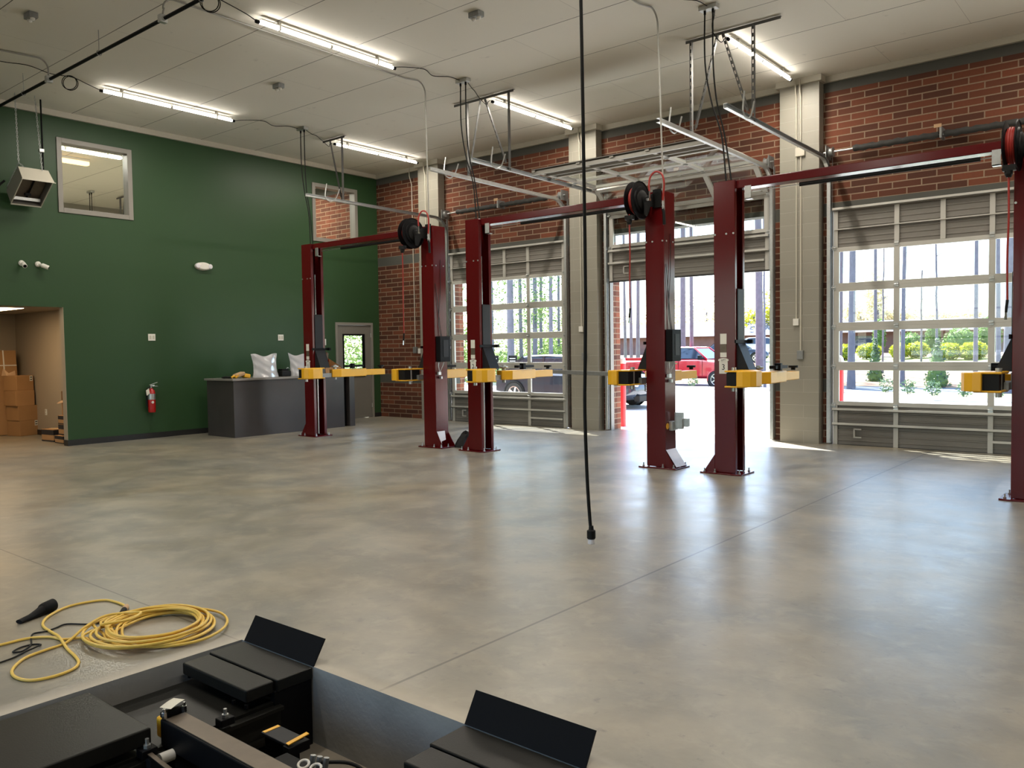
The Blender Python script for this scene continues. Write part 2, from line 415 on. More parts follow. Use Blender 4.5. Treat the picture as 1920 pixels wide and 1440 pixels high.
def walls(u_rng, v_rng, holes, t0, t1, plane):
    """wall sheet of thickness t0..t1 with rectangular holes; plane 'x' or 'y' is the thickness axis"""
    us = sorted({u_rng[0], u_rng[1], *[h[i] for h in holes for i in (0, 1)]}); us = [u for u in us if u_rng[0] <= u <= u_rng[1]]
    vs = sorted({v_rng[0], v_rng[1], *[h[i] for h in holes for i in (2, 3)]}); vs = [v for v in vs if v_rng[0] <= v <= v_rng[1]]
    def solid(i, j):
        if not (0 <= i < len(us)-1 and 0 <= j < len(vs)-1): return False
        a, b_ = (us[i]+us[i+1])/2, (vs[j]+vs[j+1])/2
        return not any(h[0] < a < h[1] and h[2] < b_ < h[3] for h in holes)
    mb = MB()
    P = (lambda u, v, t: (t, u, v)) if plane == 'x' else (lambda u, v, t: (u, t, v))
    for i in range(len(us)-1):
        for j in range(len(vs)-1):
            if not solid(i, j): continue
            a, b_, c, d = us[i], us[i+1], vs[j], vs[j+1]
            for t in (t0, t1): mb.quad(P(a, c, t), P(b_, c, t), P(b_, d, t), P(a, d, t))
            if not solid(i-1, j): mb.quad(P(a, c, t0), P(a, c, t1), P(a, d, t1), P(a, d, t0))
            if not solid(i+1, j): mb.quad(P(b_, c, t0), P(b_, c, t1), P(b_, d, t1), P(b_, d, t0))
            if not solid(i, j-1): mb.quad(P(a, c, t0), P(b_, c, t0), P(b_, c, t1), P(a, c, t1))
            if not solid(i, j+1): mb.quad(P(a, d, t0), P(b_, d, t0), P(b_, d, t1), P(a, d, t1))
    mb.weld = 1
    return mb
# ------------------------------------------------------------------ camera and world
cam = bpy.data.cameras.new('camera'); co = bpy.data.objects.new('camera', cam); COL.objects.link(co); sc.camera = co
cam.sensor_width = 36; cam.lens = 1540.63*36/1920; cam.clip_start = .05; cam.clip_end = 600
co.matrix_world = Matrix(((0.77201645, -0.01559552, 0.63541119, 15.4087), (0.63543432, 0.04193653, -0.77101527, -13.5884),
                          (-0.01462255, 0.99899855, 0.04228562, 1.61), (0, 0, 0, 1)))
w = bpy.data.worlds.new('sky'); sc.world = w; w.use_nodes = True; nt = w.node_tree
sky = nt.nodes.new('ShaderNodeTexSky'); sky.sky_type = 'NISHITA'; sky.sun_disc = False
sky.sun_elevation = R(58); sky.sun_rotation = R(-58); sky.air_density = 1.0; sky.dust_density = 1.2; sky.ozone_density = 1.
bg = nt.nodes['Background']; nt.links.new(sky.outputs[0], bg.inputs[0]); bg.inputs[1].default_value = .78
sun = bpy.data.lights.new('sun', 'SUN'); so = bpy.data.objects.new('sun', sun); COL.objects.link(so)
sun.energy = 22; sun.angle = R(.8); sun.color = (1, .96, .9)
so.rotation_euler = Vector((.53, -.33, -1)).to_track_quat('-Z', 'Y').to_euler(); so.location = (-10, 12, 30)

# ------------------------------------------------------------------ room shell
H = 5.9
DX = [2.5, 6.74, 10.98, 15.22]; DW = 3.18; DH = 3.78
PX0, PX1, PY0, PY1 = 11.32, 13.72, -16.5, -11.05
fl = MB()
for a in ((-9, -19, PX0, .27), (PX1, -19, 19.3, .27), (PX0, PY1, PX1, .27), (PX0, -19, PX1, PY0)):
    fl.quad((a[0], a[1], 0), (a[2], a[1], 0), (a[2], a[3], 0), (a[0], a[3], 0))
fl.weld = 1
struct('floor', fl, M['floor'])
pm = MB()
pm.quad((PX0, PY0, -.4), (PX0, PY1, -.4), (PX0, PY1, 0), (PX0, PY0, 0)).quad((PX1, PY0, -.4), (PX1, PY1, -.4), (PX1, PY1, 0), (PX1, PY0, 0))
pm.quad((PX0, PY0, -.4), (PX1, PY0, -.4), (PX1, PY0, 0), (PX0, PY0, 0)).quad((PX0, PY1, -.4), (PX1, PY1, -.4), (PX1, PY1, 0), (PX0, PY1, 0))
struct('trim_1', pm, M['pit'])
struct('trim_2', MB().quad((PX0, PY0, -.4), (PX1, PY0, -.4), (PX1, PY1, -.4), (PX0, PY1, -.4)), M['pit_floor'])
struct('ceiling', MB().box(-9, -19, H, 19.3, .27, H+.2), M['ceiling'])
ops = [(x-.06, x+DW+.06, -1, DH+.02) for x in DX]
struct('wall_right', walls((-9, 19.3), (0, H), ops+[(-1.75, -.45, .85, 2.2)], .0, .27, 'y'), M['brick'])
struct('wall_left', walls((-19, 0), (0, H), [(-7.35, -6.08, 4.17, 5.42), (-1.9, -.65, 4.17, 5.43), (-10.6, -7.36, -1, 2.47), (-1.31, -.27, -1, 2.25)], -.15, 0., 'x'), M['green'])
struct('wall_back', walls((-9, 19.3), (0, H), [(2.4, 6, .8, 3.8), (7.5, 10.9, .8, 3.8), (12, 15.4, 0, 3.8)], -19.2, -19., 'y'), M['block'])
struct('wall_front', walls((-19.2, .27), (0, H), [], 19.3, 19.5, 'x'), M['block'])
struct('wall_far', walls((-19.2, .27), (0, H), [], -9.2, -9., 'x'), M['block'])
# pilasters of painted block and the crown trim that steps round them
PIL = [1.66, 5.91, 10.16, 14.41]
for x in PIL: struct('wall_pilaster', MB().box(x, -.2, 0, x+.64, 0.002, 5.8), M['block'])
cr = []; z0, z1 = 5.80, 5.899
cr = MB(); last = 0.
for x in PIL+[None]:
    e = 19.3 if x is None else x-.05
    cr.box(last, -.055, z0, e, .001, z1)
    if x is not None: cr.box(x-.05, -.26, z0, x+.69, .001, z1); last = x+.69
struct('trim_3', cr, M['white_trim'])
struct('trim_4', MB().box(0, -19, z0, .055, -.055, z1), M['white_trim'])
bb = MB()
for a, b_ in ((-19, -10.6), (-7.36, -1.36), (-.22, 0)): bb.box(0, a, 0, .012, b_, .105)
bb.box(-.15, -7.372, 0, .012, -7.36, .105)
struct('baseboard_left', bb, M['black_base'])
jb = MB().box(-.152, -7.366, .105, -.0, -7.3605, 2.47)
struct('trim_5', jb, M['beige'])
# steel angle linings at each overhead door opening, and steel column lining by the corner
for i, x in enumerate(DX):
    mb = MB()
    mb.box(x-.065, -.012, 0, x-.02, .10, DH+.02); mb.box(x+DW+.02, -.012, 0, x+DW+.065, .10, DH+.02)
    struct('trim_%d' % (6+i), mb, M['grey_frame'])
struct('trim_10', MB().box(1.50, -.06, 0, 1.66, .001, 3.7), M['grey_frame'])
# upper windows in the green wall
def win(n, y0, y1, z0, z1, x=0., fr=.055):
    r = structroot('window_%d' % n, (x, (y0+y1)/2, z0))
    f = MB()
    for a in ((y0-.03, y0+fr, z0-.03, z1+.03), (y1-fr, y1+.03, z0-.03, z1+.03), (y0+fr, y1-fr, z0-.03, z0+fr), (y0+fr, y1-fr, z1-fr, z1+.03)):
        f.box(-.17+x, a[0], a[2], .022+x, a[1], a[3])
    f.build('window_frame', M['grey_frame'], r, bevel=.004)
    MB().box(x-.11, y0+fr, z0+fr, x-.10, y1-fr, z1-fr).build('pane', M['glass'], r)
    return r
win(1, -7.35, -6.08, 4.17, 5.42)
win(2, -1.9, -.65, 4.17, 5.43)
r = structroot('window_3', (-1.1, .1, .85)); f = MB()
for a in ((-1.75, -1.68, .85, 2.2), (-.52, -.45, .85, 2.2), (-1.75, -.45, .85, .92), (-1.75, -.45, 2.13, 2.2)):
    f.box(a[0], .02, a[2], a[1], .12, a[3])
f.build('window_frame', M['grey_frame'], r); MB().box(-1.68, .06, .92, -.52, .066, 2.13).build('pane', M['glass'], r)
# back wall daylight windows (behind the camera)
for n, (a, b_, c, d) in enumerate(((2.4, 6, .8, 3.8), (7.5, 10.9, .8, 3.8), (12, 15.4, 0, 3.8))):
    r = structroot('window_%d' % (4+n), (a, -19.1, c)); f = MB()
    for k in range(4): f.box(a+(b_-a)*k/3-.03, -19.12, c, a+(b_-a)*k/3+.03, -19.05, d)
    for k in range(4): f.box(a, -19.13, c+(d-c)*k/3-.03, b_, -19.04, c+(d-c)*k/3+.03)
    f.build('window_frame', M['alu'], r); MB().box(a, -19.09, c, b_, -19.085, d).build('pane', M['glass'], r)
# personnel door by the corner: steel frame, grey leaf with a vision panel
r = structroot('door_5', (0, -.79, 0)); f = MB()
f.box(-.16, -1.36, 0, .02, -1.30, 2.30).box(-.16, -.28, 0, .02, -.22, 2.30).box(-.16, -1.30, 2.24, .02, -.28, 2.30)
f.build('door_frame', M['grey_frame'], r, bevel=.004)
lf = walls((-1.295, -.285), (.01, 2.235), [(-1.14, -.47, 1.0, 2.03)], -.055, -.01, 'x'); lf.build('door_leaf', M['door_grey'], r)
f = MB()
for a in ((-1.14, -1.10, 1.0, 2.03), (-.51, -.47, 1.0, 2.03), (-1.10, -.51, 1.0, 1.04), (-1.10, -.51, 1.99, 2.03)): f.box(-.06, a[0], a[2], -.002, a[1], a[3])
f.build('vision_frame', M['black'], r); MB().box(-.035, -1.10, 1.04, -.030, -.51, 1.99).build('pane', M['glass'], r)
MB().cyl((-.01, -1.22, 1.02), (.05, -1.22, 1.02), .012).cyl((.045, -1.22, 1.02), (.045, -1.10, 1.02), .011).build('door_handle', M['chrome'], r)
for z in (.3, 1.15, 2.0): MB().cyl((.008, -.285, z-.05), (.008, -.285, z+.05), .009, 8).build('hinge', M['galv'], r)
# alcove behind the opening and the storey above it
struct('wall_alcove', walls((-4.2, -.15), (0, 2.6), [], -6.8, -6.74, 'y'), M['beige'])
struct('wall_alcove_back', walls((-12, -6.8), (0, 2.6), [], -3.86, -3.8, 'x'), M['beige'])
struct('wall_alcove_side', walls((-4.2, -.15), (0, 2.6), [], -12, -11.9, 'y'), M['beige'])
struct('ceiling_alcove', MB().box(-9, -19, 2.5, -.15, 0, 2.6), M['beige'])
struct('floor_upper', MB().box(-9, -19, 2.6, -.15, 0, 2.65), M['white_trim'])  # unseen floor, made pale to bounce light up to the ceiling there
struct('baseboard_alcove', MB().box(-3.8, -6.812, 0, -.15, -6.8, .105), M['black_base'])

# ------------------------------------------------------------------ overhead doors
def section(kind, parent):
    """one 0.63 m door section in its own plane: x along the width, z up, room side is -y"""
    g = .0; h = .63; ms = [.95, 2.23]
    if kind == 'glazed':
        f = MB(); rw = .066
        f.box(0, 0, g, DW, .045, rw).box(0, 0, h-rw, DW, .045, h-g)
        f.box(0, 0, rw, .09, .045, h-rw).box(DW-.09, 0, rw, DW, .045, h-rw)
        for m_ in ms: f.box(m_-.043, 0, rw, m_+.043, .045, h-rw)
        o = f.build('glazed_section', M['alu'], parent, bevel=.003, local=True)
        xs = [.09, ms[0]-.043, ms[0]+.043, ms[1]-.043, ms[1]+.043, DW-.09]
        for k in range(3): MB().box(xs[2*k], .02, rw, xs[2*k+1], .024, h-rw).build('pane', M['glass'], o, local=True)
    else:
        top = kind == 'top'; f = MB()
        # ribbed sheet
        prof = []; z = g
        while z < h-g-.001:
            prof += [(.028, z), (.028, min(z+.055, h-g)), (.020, min(z+.062, h-g)), (.020, min(z+.078, h-g))]; z += .085
        prof.append((.028, h-g))
        front = [(y, zz) for y, zz in prof]; poly = front+[(.045, h-g), (.045, g)]
        f.prism([(a, b_) for a, b_ in poly], .01, DW-.01, 'x')
        o = f.build('top_section' if top else 'bottom_section', M['panel'], parent, local=True)
        st = MB()
        for x in ([.035, .95, 1.59, 2.23, DW-.035] if top else [.035, .95, 2.23, DW-.035]): st.box(x-.035, -.004, g, x+.035, .02, h-g)
        st.build('stile', M['alu'], o, bevel=.002, local=True)
        s2 = MB(); zz = [h-.045] if top else [.31, .545]
        for z in zz: s2.box(.0, -.055, z, DW, .018, z+.012).box(0, -.055, z, DW, -.048, z+.045)
        s2.build('strut', M['alu'], o, bevel=.002, local=True)
        if top:
            MB().box(.02, -.03, .28, DW-.02, .018, .295).build('rib', M['alu'], o, local=True)
        else:
            MB().box(2.25, -.03, .15, DW-.08, .0, .185).build('lift_rail', M['alu'], o, bevel=.002, local=True)
            MB().box(0, .0, -.025, DW, .05, .004).build('bottom_seal', M['black_base'], o, local=True)
            MB().box(.33, -.04, .12, .35, -.005, .27).box(.33, -.04, .12, .45, -.03, .14).box(.33, -.04, .25, .45, -.03, .27).build('step_handle', M['alu'], o, local=True)
    if kind != 'bottom':
        for x in (.012, .95, 2.23, DW-.012):
            c = MB().box(x-.03, -.012, -.035, x+.03, .0, .035).cyl((x-.032, -.016, 0), (x+.032, -.016, 0), .009, 8)
            if x in (.012, DW-.012): sx = -1 if x < 1 else 1; c.cyl((x, -.03, 0), (x+sx*.07, -.03, 0), .006, 8).cyl((x+sx*.05, -.03, 0), (x+sx*.075, -.03, 0), .022, 12)
            c.build('hinge', M['galv'], o, local=True)
    return o
KINDS = ['bottom', 'glazed', 'glazed', 'glazed', 'glazed', 'top']
def door(idx, is_open=False, sleeves=((.34, 1.55), (1.62, 2.85))):
    r = structroot('door_%d' % (idx+1), (DX[idx], 0, 0))
    Y = -.062
    if not is_open: pl = [(Y, .63*i, 0) for i in range(6)]
    else: pl = [(Y, 2.89, 0), (Y, 3.52, 0), (Y-.01, 4.15, 50), (-.575, 4.585, 88), (-1.205, 4.605, 90), (-1.835, 4.605, 90)]
    for k, (y, z, a) in zip(KINDS, pl):
        o = section(k, r); o.location = (0, y, z+.002); o.rotation_euler = (R(a), 0, 0)
    for sx, x in ((-1, -.055), (1, DW+.055)):
        t = MB(); path = [(x, Y-.03, 0.02), (x, Y-.03, 4.18)]+arc((Y-.03-.38, 4.18), .38, 0, 90, 8, 'yz', x)+[(x, -1.5, 4.565), (x, -3.9, 4.59)]
        # C-section track: outer web and two lips
        for a, b_ in zip(path[:-1], path[1:]):
            a, b_ = Vector(a), Vector(b_); d = (b_-a).normalized(); n = Vector((0, d.z, -d.y))
            t.bar(a+Vector((sx*.028, 0, 0)), b_+Vector((sx*.028, 0, 0))+d*.004, .055, .004, up=(1, 0, 0))
            for q in (-1, 1): t.bar(a+n*q*.027, b_+n*q*.027+d*.004, .004, .05, up=(1, 0, 0))
        t.build('track', M['galv'], r, local=True)
        MB().tube(smooth_path([(x-sx*.05, -3.15, 4.80), (x-sx*.05, -3.25, 4.60), (x-sx*.05, -3.38, 4.53), (x-sx*.05, -3.50, 4.60), (x-sx*.05, -3.46, 4.86)]), .011, 6).build('push_down_spring', M['galv'], r, local=True)
        if True:
            b_ = MB()
            b_.box(x+sx*.03-.004, -.075, .05, x+sx*.03+.004, -.013, 4.6)
            for k in range(6): b_.box(min(x, x+sx*.04), -.09, .4+.62*k, max(x, x+sx*.04), -.013, .46+.62*k)
            b_.build('track_bracket', M['galv_dark'], r, local=True)
    MB().cyl((-.12, -.17, 4.66), (DW+.12, -.17, 4.66), .0127, 10).build('torsion_shaft', M['galv'], r, local=True)
    for a, b_ in sleeves:
        n = 30; pts = [(a+(b_-a)*i/n, -.17, 4.66+.006*math.sin(i*1.3)) for i in range(n+1)]
        MB().tube(pts, [.046+.005*math.sin(i*2.1)+(.004 if i % 3 else 0) for i in range(n+1)], 12).build('spring_cover', M['sleeve'], r, smooth=True, local=True)
    MB().box(1.572, -.25, 4.60, 1.60, -.02, 4.76).build('centre_bracket', M['galv_dark'], r, local=True)
    MB().box(1.50, -.262, 4.75, 1.60, -.25, 4.80).build('warning_tag', M['cardboard_in'], r, local=True)
    for x in (.0, DW):
        MB().lathe([(.02, -.04), (.072, -.035), (.078, -.03), (.06, -.02), (.058, .02), (.078, .03), (.072, .035), (.02, .04)], (x, -.17, 4.66), (1, 0, 0), 20).build('cable_drum', M['galv_dark'], r, smooth=True, local=True)
        MB().box(x-.065 if x < 1 else x+.055, -.25, 4.56, x-.055 if x < 1 else x+.065, -.0, 4.76).build('end_bracket', M['galv_dark'], r, local=True)
        MB().cyl((x, -.11, .1 if not is_open else 2.95), (x, -.11, 4.62), .002, 6).build('lift_cable', M['galv_dark'], r, local=True)
    return r
d1 = door(0); d2 = door(1, True); 
d3 = copy_tree(d1); d3.name = 'door_3'; d3.location.x = DX[2]
d4 = copy_tree(d1); d4.name = 'door_4'; d4.location.x = DX[3]

# daylight portals in the openings guide sky sampling
def area(name, loc, rot, sx, sy, power, col, portal=False):
    l = bpy.data.lights.new(name, 'AREA'); l.shape = 'RECTANGLE'; l.size = sx; l.size_y = sy; l.energy = power; l.color = col
    o = bpy.data.objects.new(name, l); COL.objects.link(o); o.location = loc; o.rotation_euler = rot
    if portal: l.cycles.is_portal = True
    return o
for x in DX: area('portal', (x+DW/2, .26, DH/2), (PI/2, 0, PI), DW+.1, DH, 1, (1, 1, 1), True).rotation_euler = (-PI/2, 0, 0)
for (a, b_, c, d) in ((2.4, 6, .8, 3.8), (7.5, 10.9, .8, 3.8), (12, 15.4, 0, 3.8)): area('portal', ((a+b_)/2, -19.18, (c+d)/2), (PI/2, 0, 0), b_-a, d-c, 1, (1, 1, 1), True)
# ------------------------------------------------------------------ two-post lifts
LW = 3.52; PH = 3.65
def mir(mb, flip):
    if flip: mb.v = [(LW-x, y, z) for x, y, z in mb.v]
    return mb
def make_lift(num):
    t = thing('two_post_lift', '', 'car lift', (0, 0, 0), 'dark red two-post car lifts')
    B = lambda mb, n, m, **k: mb.build(n, M[m], k.pop('parent', t), local=True, **k)
    for flip in (0, 1):
        poly = [(0, 0), (.28, 0), (.28, .06), (.268, .06), (.268, .012), (.012, .012), (.012, .278), (.268, .278), (.268, .23), (.28, .23), (.28, .29), (0, .29)]
        po = B(mir(MB().prism(poly, .02, PH), flip), 'post', 'red', bevel=.008, seg=3)
        for (x, y) in ((.02, -.002), (.17, -.002), (.262, -.002)): B(mir(MB().cyl((x, y-.006, 3.0), (x, y+.006, 3.0), .012, 8), flip), 'bolt', 'galv', parent=po)
        for (x, y) in ((-.001, .06), (-.001, .23)): B(mir(MB().cyl((x-.006, y, 3.0), (x+.006, y, 3.0), .012, 8), flip), 'bolt', 'galv', parent=po)
        bp = MB().prism([(-.18, -.05), (.30, -.07), (.38, -.05), (.38, .34), (.30, .36), (-.18, .34)], 0, .018)
        b_ = B(mir(bp, flip), 'base_plate', 'red', bevel=.003)
        for y in (0., .278): B(mir(MB().prism([(0, .018), (-.15, .018), (0, .24)], y, y+.012, 'y'), flip), 'gusset', 'red', parent=b_)
        for (x, y) in ((-.13, -.02), (.02, -.035), (.33, 0), (.33, .29), (.02, .325), (-.13, .31), (-.13, .145)):
            B(mir(MB().lathe([(.016, .016), (.016, .032), (.008, .032), (.008, .065)], (x, y, 0), n=6), flip), 'anchor_bolt', 'galv', parent=b_)
        B(mir(MB().box(.013, .03, .1, .03, .26, 3.5), flip), 'shade_liner', 'matt_black')  # black sheet painting the shade inside the red post channel
        B(mir(MB().cyl((.20, .145, .05), (.20, .145, 1.2), .024, 14), flip), 'cylinder', 'chrome', smooth=True)
        B(mir(MB().cyl((.20, .145, 2.2), (.20, .145, 3.08), .014, 12), flip), 'lift_rod', 'chrome', smooth=True)
        ca = B(mir(MB().box(.10, .05, 1.68, .295, .235, 2.32), flip), 'carriage', 'dark_metal', bevel=.006)
        B(mir(MB().box(.285, -.03, 1.645, .305, .36, 1.685).box(.285, .33, 1.64, .36, .37, 1.69), flip), 'carriage_strap', 'black', parent=ca, bevel=.002)
        sk = MB().prism([(.10, 1.645), (.295, 1.645), (.44, 1.31), (.10, 1.31)], .045, .052, 'y').prism([(.10, 1.645), (.295, 1.645), (.44, 1.31), (.10, 1.31)], .262, .269, 'y')
        sk.add([(.295, .045, 1.645), (.295, .269, 1.645), (.44, .269, 1.31), (.44, .045, 1.31)], [(0, 1, 2, 3)])
        B(mir(sk, flip), 'carriage_skirt', 'dark_metal', parent=ca)
        hd = B(mir(MB().box(.06, .016, 1.13, .29, .274, 1.30).box(.29, -.10, 1.125, .42, .46, 1.205), flip), 'arm_mount', 'galv_dark', bevel=.004)
        # front yoke, hollow towards the camera side
        yk = MB(); yk.box(.31, -.38, 1.295, .56, .06, 1.315).box(.31, -.38, 1.11, .56, .06, 1.13)
        prof = [(.55, -.02), (.63, -.05), (.68, -.14), (.68, -.30), (.64, -.38), (.56, -.42), (.48, -.42), (.48, -.02)]
        yk.prism(prof, 1.12, 1.31)
        y1 = B(mir(yk, flip), 'front_arm', 'yellow', bevel=.012, seg=3)
        B(mir(MB().box(.335, -.37, 1.135, .49, -.03, 1.29), flip), 'arm_socket', 'matt_black', parent=y1)
        B(mir(MB().cyl((.36, -.22, 1.06), (.36, -.22, 1.35), .03, 14), flip), 'pivot_pin', 'galv', parent=y1)
        # rear arm reaching towards the doors
        ra = MB().prism([(.30, .36), (.44, .32), (.56, .44), (.50, 1.12), (.34, 1.12)], 1.125, 1.275)
        r1 = B(mir(ra, flip), 'rear_arm', 'yellow', bevel=.010, seg=3)
        ie = MB().box(.355, 1.1, 1.14, .485, 1.62, 1.255)
        B(mir(ie, flip), 'arm_extension', 'yellow', parent=r1, bevel=.008)
        B(mir(MB().cyl((.42, 1.56, 1.27), (.42, 1.56, 1.30), .03, 14).cyl((.42, 1.56, 1.30), (.42, 1.56, 1.33), .065, 18), flip), 'lift_pad', 'matt_black', parent=r1)
        B(mir(MB().cyl((.40, .42, 1.08), (.40, .42, 1.36), .028, 14).lathe([(.05, 0), (.07, .01), (.07, .03), (.03, .035)], (.40, .42, 1.31), n=14), flip), 'pivot_pin', 'galv', parent=r1)
        B(mir(MB().box(.47, .60, 1.31, .56, 1.0, 1.35).box(.50, .7, 1.285, .58, .76, 1.38), flip), 'restraint_gear', 'black', parent=r1)
        # lip clamp and release handle on the back of the post
        B(mir(MB().box(.02, .29, 1.62, .16, .325, 1.86).cyl((.09, .32, 1.66), (.09, .40, 1.66), .012, 8), flip), 'lock_cover', 'black', bevel=.004)
        B(mir(MB().box(.40, .02, 3.40, .48, .028, 3.56).box(.40, .02, 3.40, .48, .10, 3.41), flip), 'limit_bracket', 'galv')
    B(MB().box(.1, .055, 3.55, LW-.1, .235, 3.65), 'crossbeam', 'red', bevel=.008, seg=3)
    sb = B(MB().cyl((1.04, .12, 3.505), (2.92, .12, 3.505), .024, 12), 'shutoff_pad', 'matt_black', smooth=True)
    B(MB().cyl((.46, .12, 3.505), (3.1, .12, 3.505), .006, 8), 'shutoff_rod', 'galv', parent=sb)
    # controls on the outer face of the right post
    cb = B(MB().box(LW+.0, .02, 1.42, LW+.10, .27, 1.84), 'control_box', 'black', bevel=.012, seg=3)
    B(MB().box(LW+.10, .10, 1.50, LW+.104, .22, 1.78), 'control_label', 'dark_metal', parent=cb)
    B(MB().tube(smooth_path([(LW+.01, .16, 3.1), (LW+.014, .14, 2.6), (LW+.012, .09, 2.1), (LW+.03, .12, 1.84)]), .004, 6)
      .tube(smooth_path([(LW+.01, .03, 2.7), (LW+.014, .07, 2.4), (LW+.02, .10, 2.1), (LW+.03, .14, 1.84)]), .004, 6), 'control_cable', 'matt_black')
    B(MB().tube(smooth_path([(LW+.04, .05, 1.42), (LW+.05, .03, 1.34), (LW+.03, .08, 1.26), (LW+.05, .12, 1.34), (LW+.05, .16, 1.42)]), .005, 6)
      .obox((LW+.03, .06, 1.23), (.04, .06, .05)).obox((LW+.03, .10, 1.16), (.05, .03, .04)), 'hydraulic_fitting', 'galv', parent=cb)
    # wiring junction on the left post
    B(MB().tube(smooth_path([(.10, .30, 2.15), (.14, .33, 2.1), (.18, .35, 1.95), (.16, .34, 1.86)]), .007, 6), 'release_cable', 'matt_black')
    # labels on the camera-side face of the left post
    def plate(n, x, z, w_, h_, m): return B(MB().box(x-w_/2, -.003, z-h_/2, x+w_/2, .0, z+h_/2), n, m)
    plate('load_label', .125, 1.70, .085, .13, 'white_plastic'); plate('warning_label', .125, 1.58, .085, .10, 'rust_steel')
    plate('warning_label', .125, 1.50, .085, .06, 'white_plastic')
    ov = B(MB().prism([(.125+.07*math.cos(a)*(1 if abs(math.cos(a)) > .5 else 1), 1.435+.026*math.sin(a)) for a in [2*PI*i/20 for i in range(20)]], -.003, 0, 'y'), 'maker_label', 'white_plastic')
    npl = plate('number_plate', .125, 1.34, .115, .15, 'white_plastic')
    for o in (npl,): o.modifiers.new('b', 'BEVEL').width = .002
    text_obj('number', str(num), .10, M['black'], npl, (.125, -.0035, 1.345), (PI/2, 0, 0))
    text_obj('label_text', 'LIFT', .034, M['black'], ov, (.125, -.0035, 1.435), (PI/2, 0, 0))
    return t
L0 = {}
for i, (x, lab) in enumerate(((2.33, 'dark red two-post car lift nearest the green wall, one post before the grey counter'),
                             (6.57, 'dark red two-post car lift with the number plate 2, middle one of the row'),
                             (10.79, 'dark red two-post car lift with the number plate 3, rightmost one of the row'))):
    t = make_lift(i+1); t['label'] = lab; t.location = (x, -3.97, 0); L0[i] = t
def film(l, pts):
    MB().add([(LW+.006, a, b_) for a, b_ in pts], [tuple(range(len(pts)))]).build('protective_film', M['white_film'], l, local=True)
gp = MB().add([(LW+.002, .012, .25), (LW+.002, .278, .25), (LW+.155, .278, .03), (LW+.155, .012, .03)], [(0, 1, 2, 3)])
gp.build('protective_film', M['white_film'], L0[1], local=True)
gp = MB().add([(LW+.002, .012, .27), (LW+.002, .20, .27), (LW+.08, .14, .13), (LW+.09, .03, .11), (LW+.12, .012, .04)], [(0, 1, 2, 3, 4)])
gp.build('protective_film', M['white_film'], L0[0], local=True)
gp = MB().add([(-.002, .05, .25), (-.002, .30, .24), (-.14, .30, .04), (-.13, .0, .04)], [(0, 1, 2, 3)])
gp.build('protective_film', M['cardboard_in'], L0[0], local=True)
# extras hung on the middle lift
MB().box(LW+.0, .10, .50, LW+.05, .26, .62).box(LW+.05, .16, .52, LW+.16, .22, .74).box(LW+.10, .20, .55, LW+.22, .27, .66).build('pad_rack', M['galv'], L0[1], local=True, bevel=.004)
MB().cyl((LW+.001, .06, .56), (LW+.004, .06, .56), .04, 20).build('yellow_sticker', M['yellow'], L0[1], local=True)
MB().bar((2.98, -.33, 1.26), (1.72, -.02, 1.275), .05, .055).build('telescoping_bar', M['galv_dark'], L0[1], local=True, bevel=.004)
# grey coupling and tag on the first lift
MB().cyl((.20, .35, 1.74), (.20, .35, 1.86), .022, 12).build('valve', M['white_plastic'], L0[0], local=True)
MB().add([(.22, .36, 1.62), (.30, .35, 1.58), (.28, .345, 1.44), (.18, .35, 1.50)], [(0, 1, 2, 3)]).build('paper_tag', M['paper'], L0[0], local=True)
MB().add([(.27, .352, 1.52), (.31, .352, 1.46), (.32, .352, 1.40), (.26, .352, 1.45)], [(0, 1, 2, 3)]).build('red_tag', M['hose_red'], L0[0], local=True)

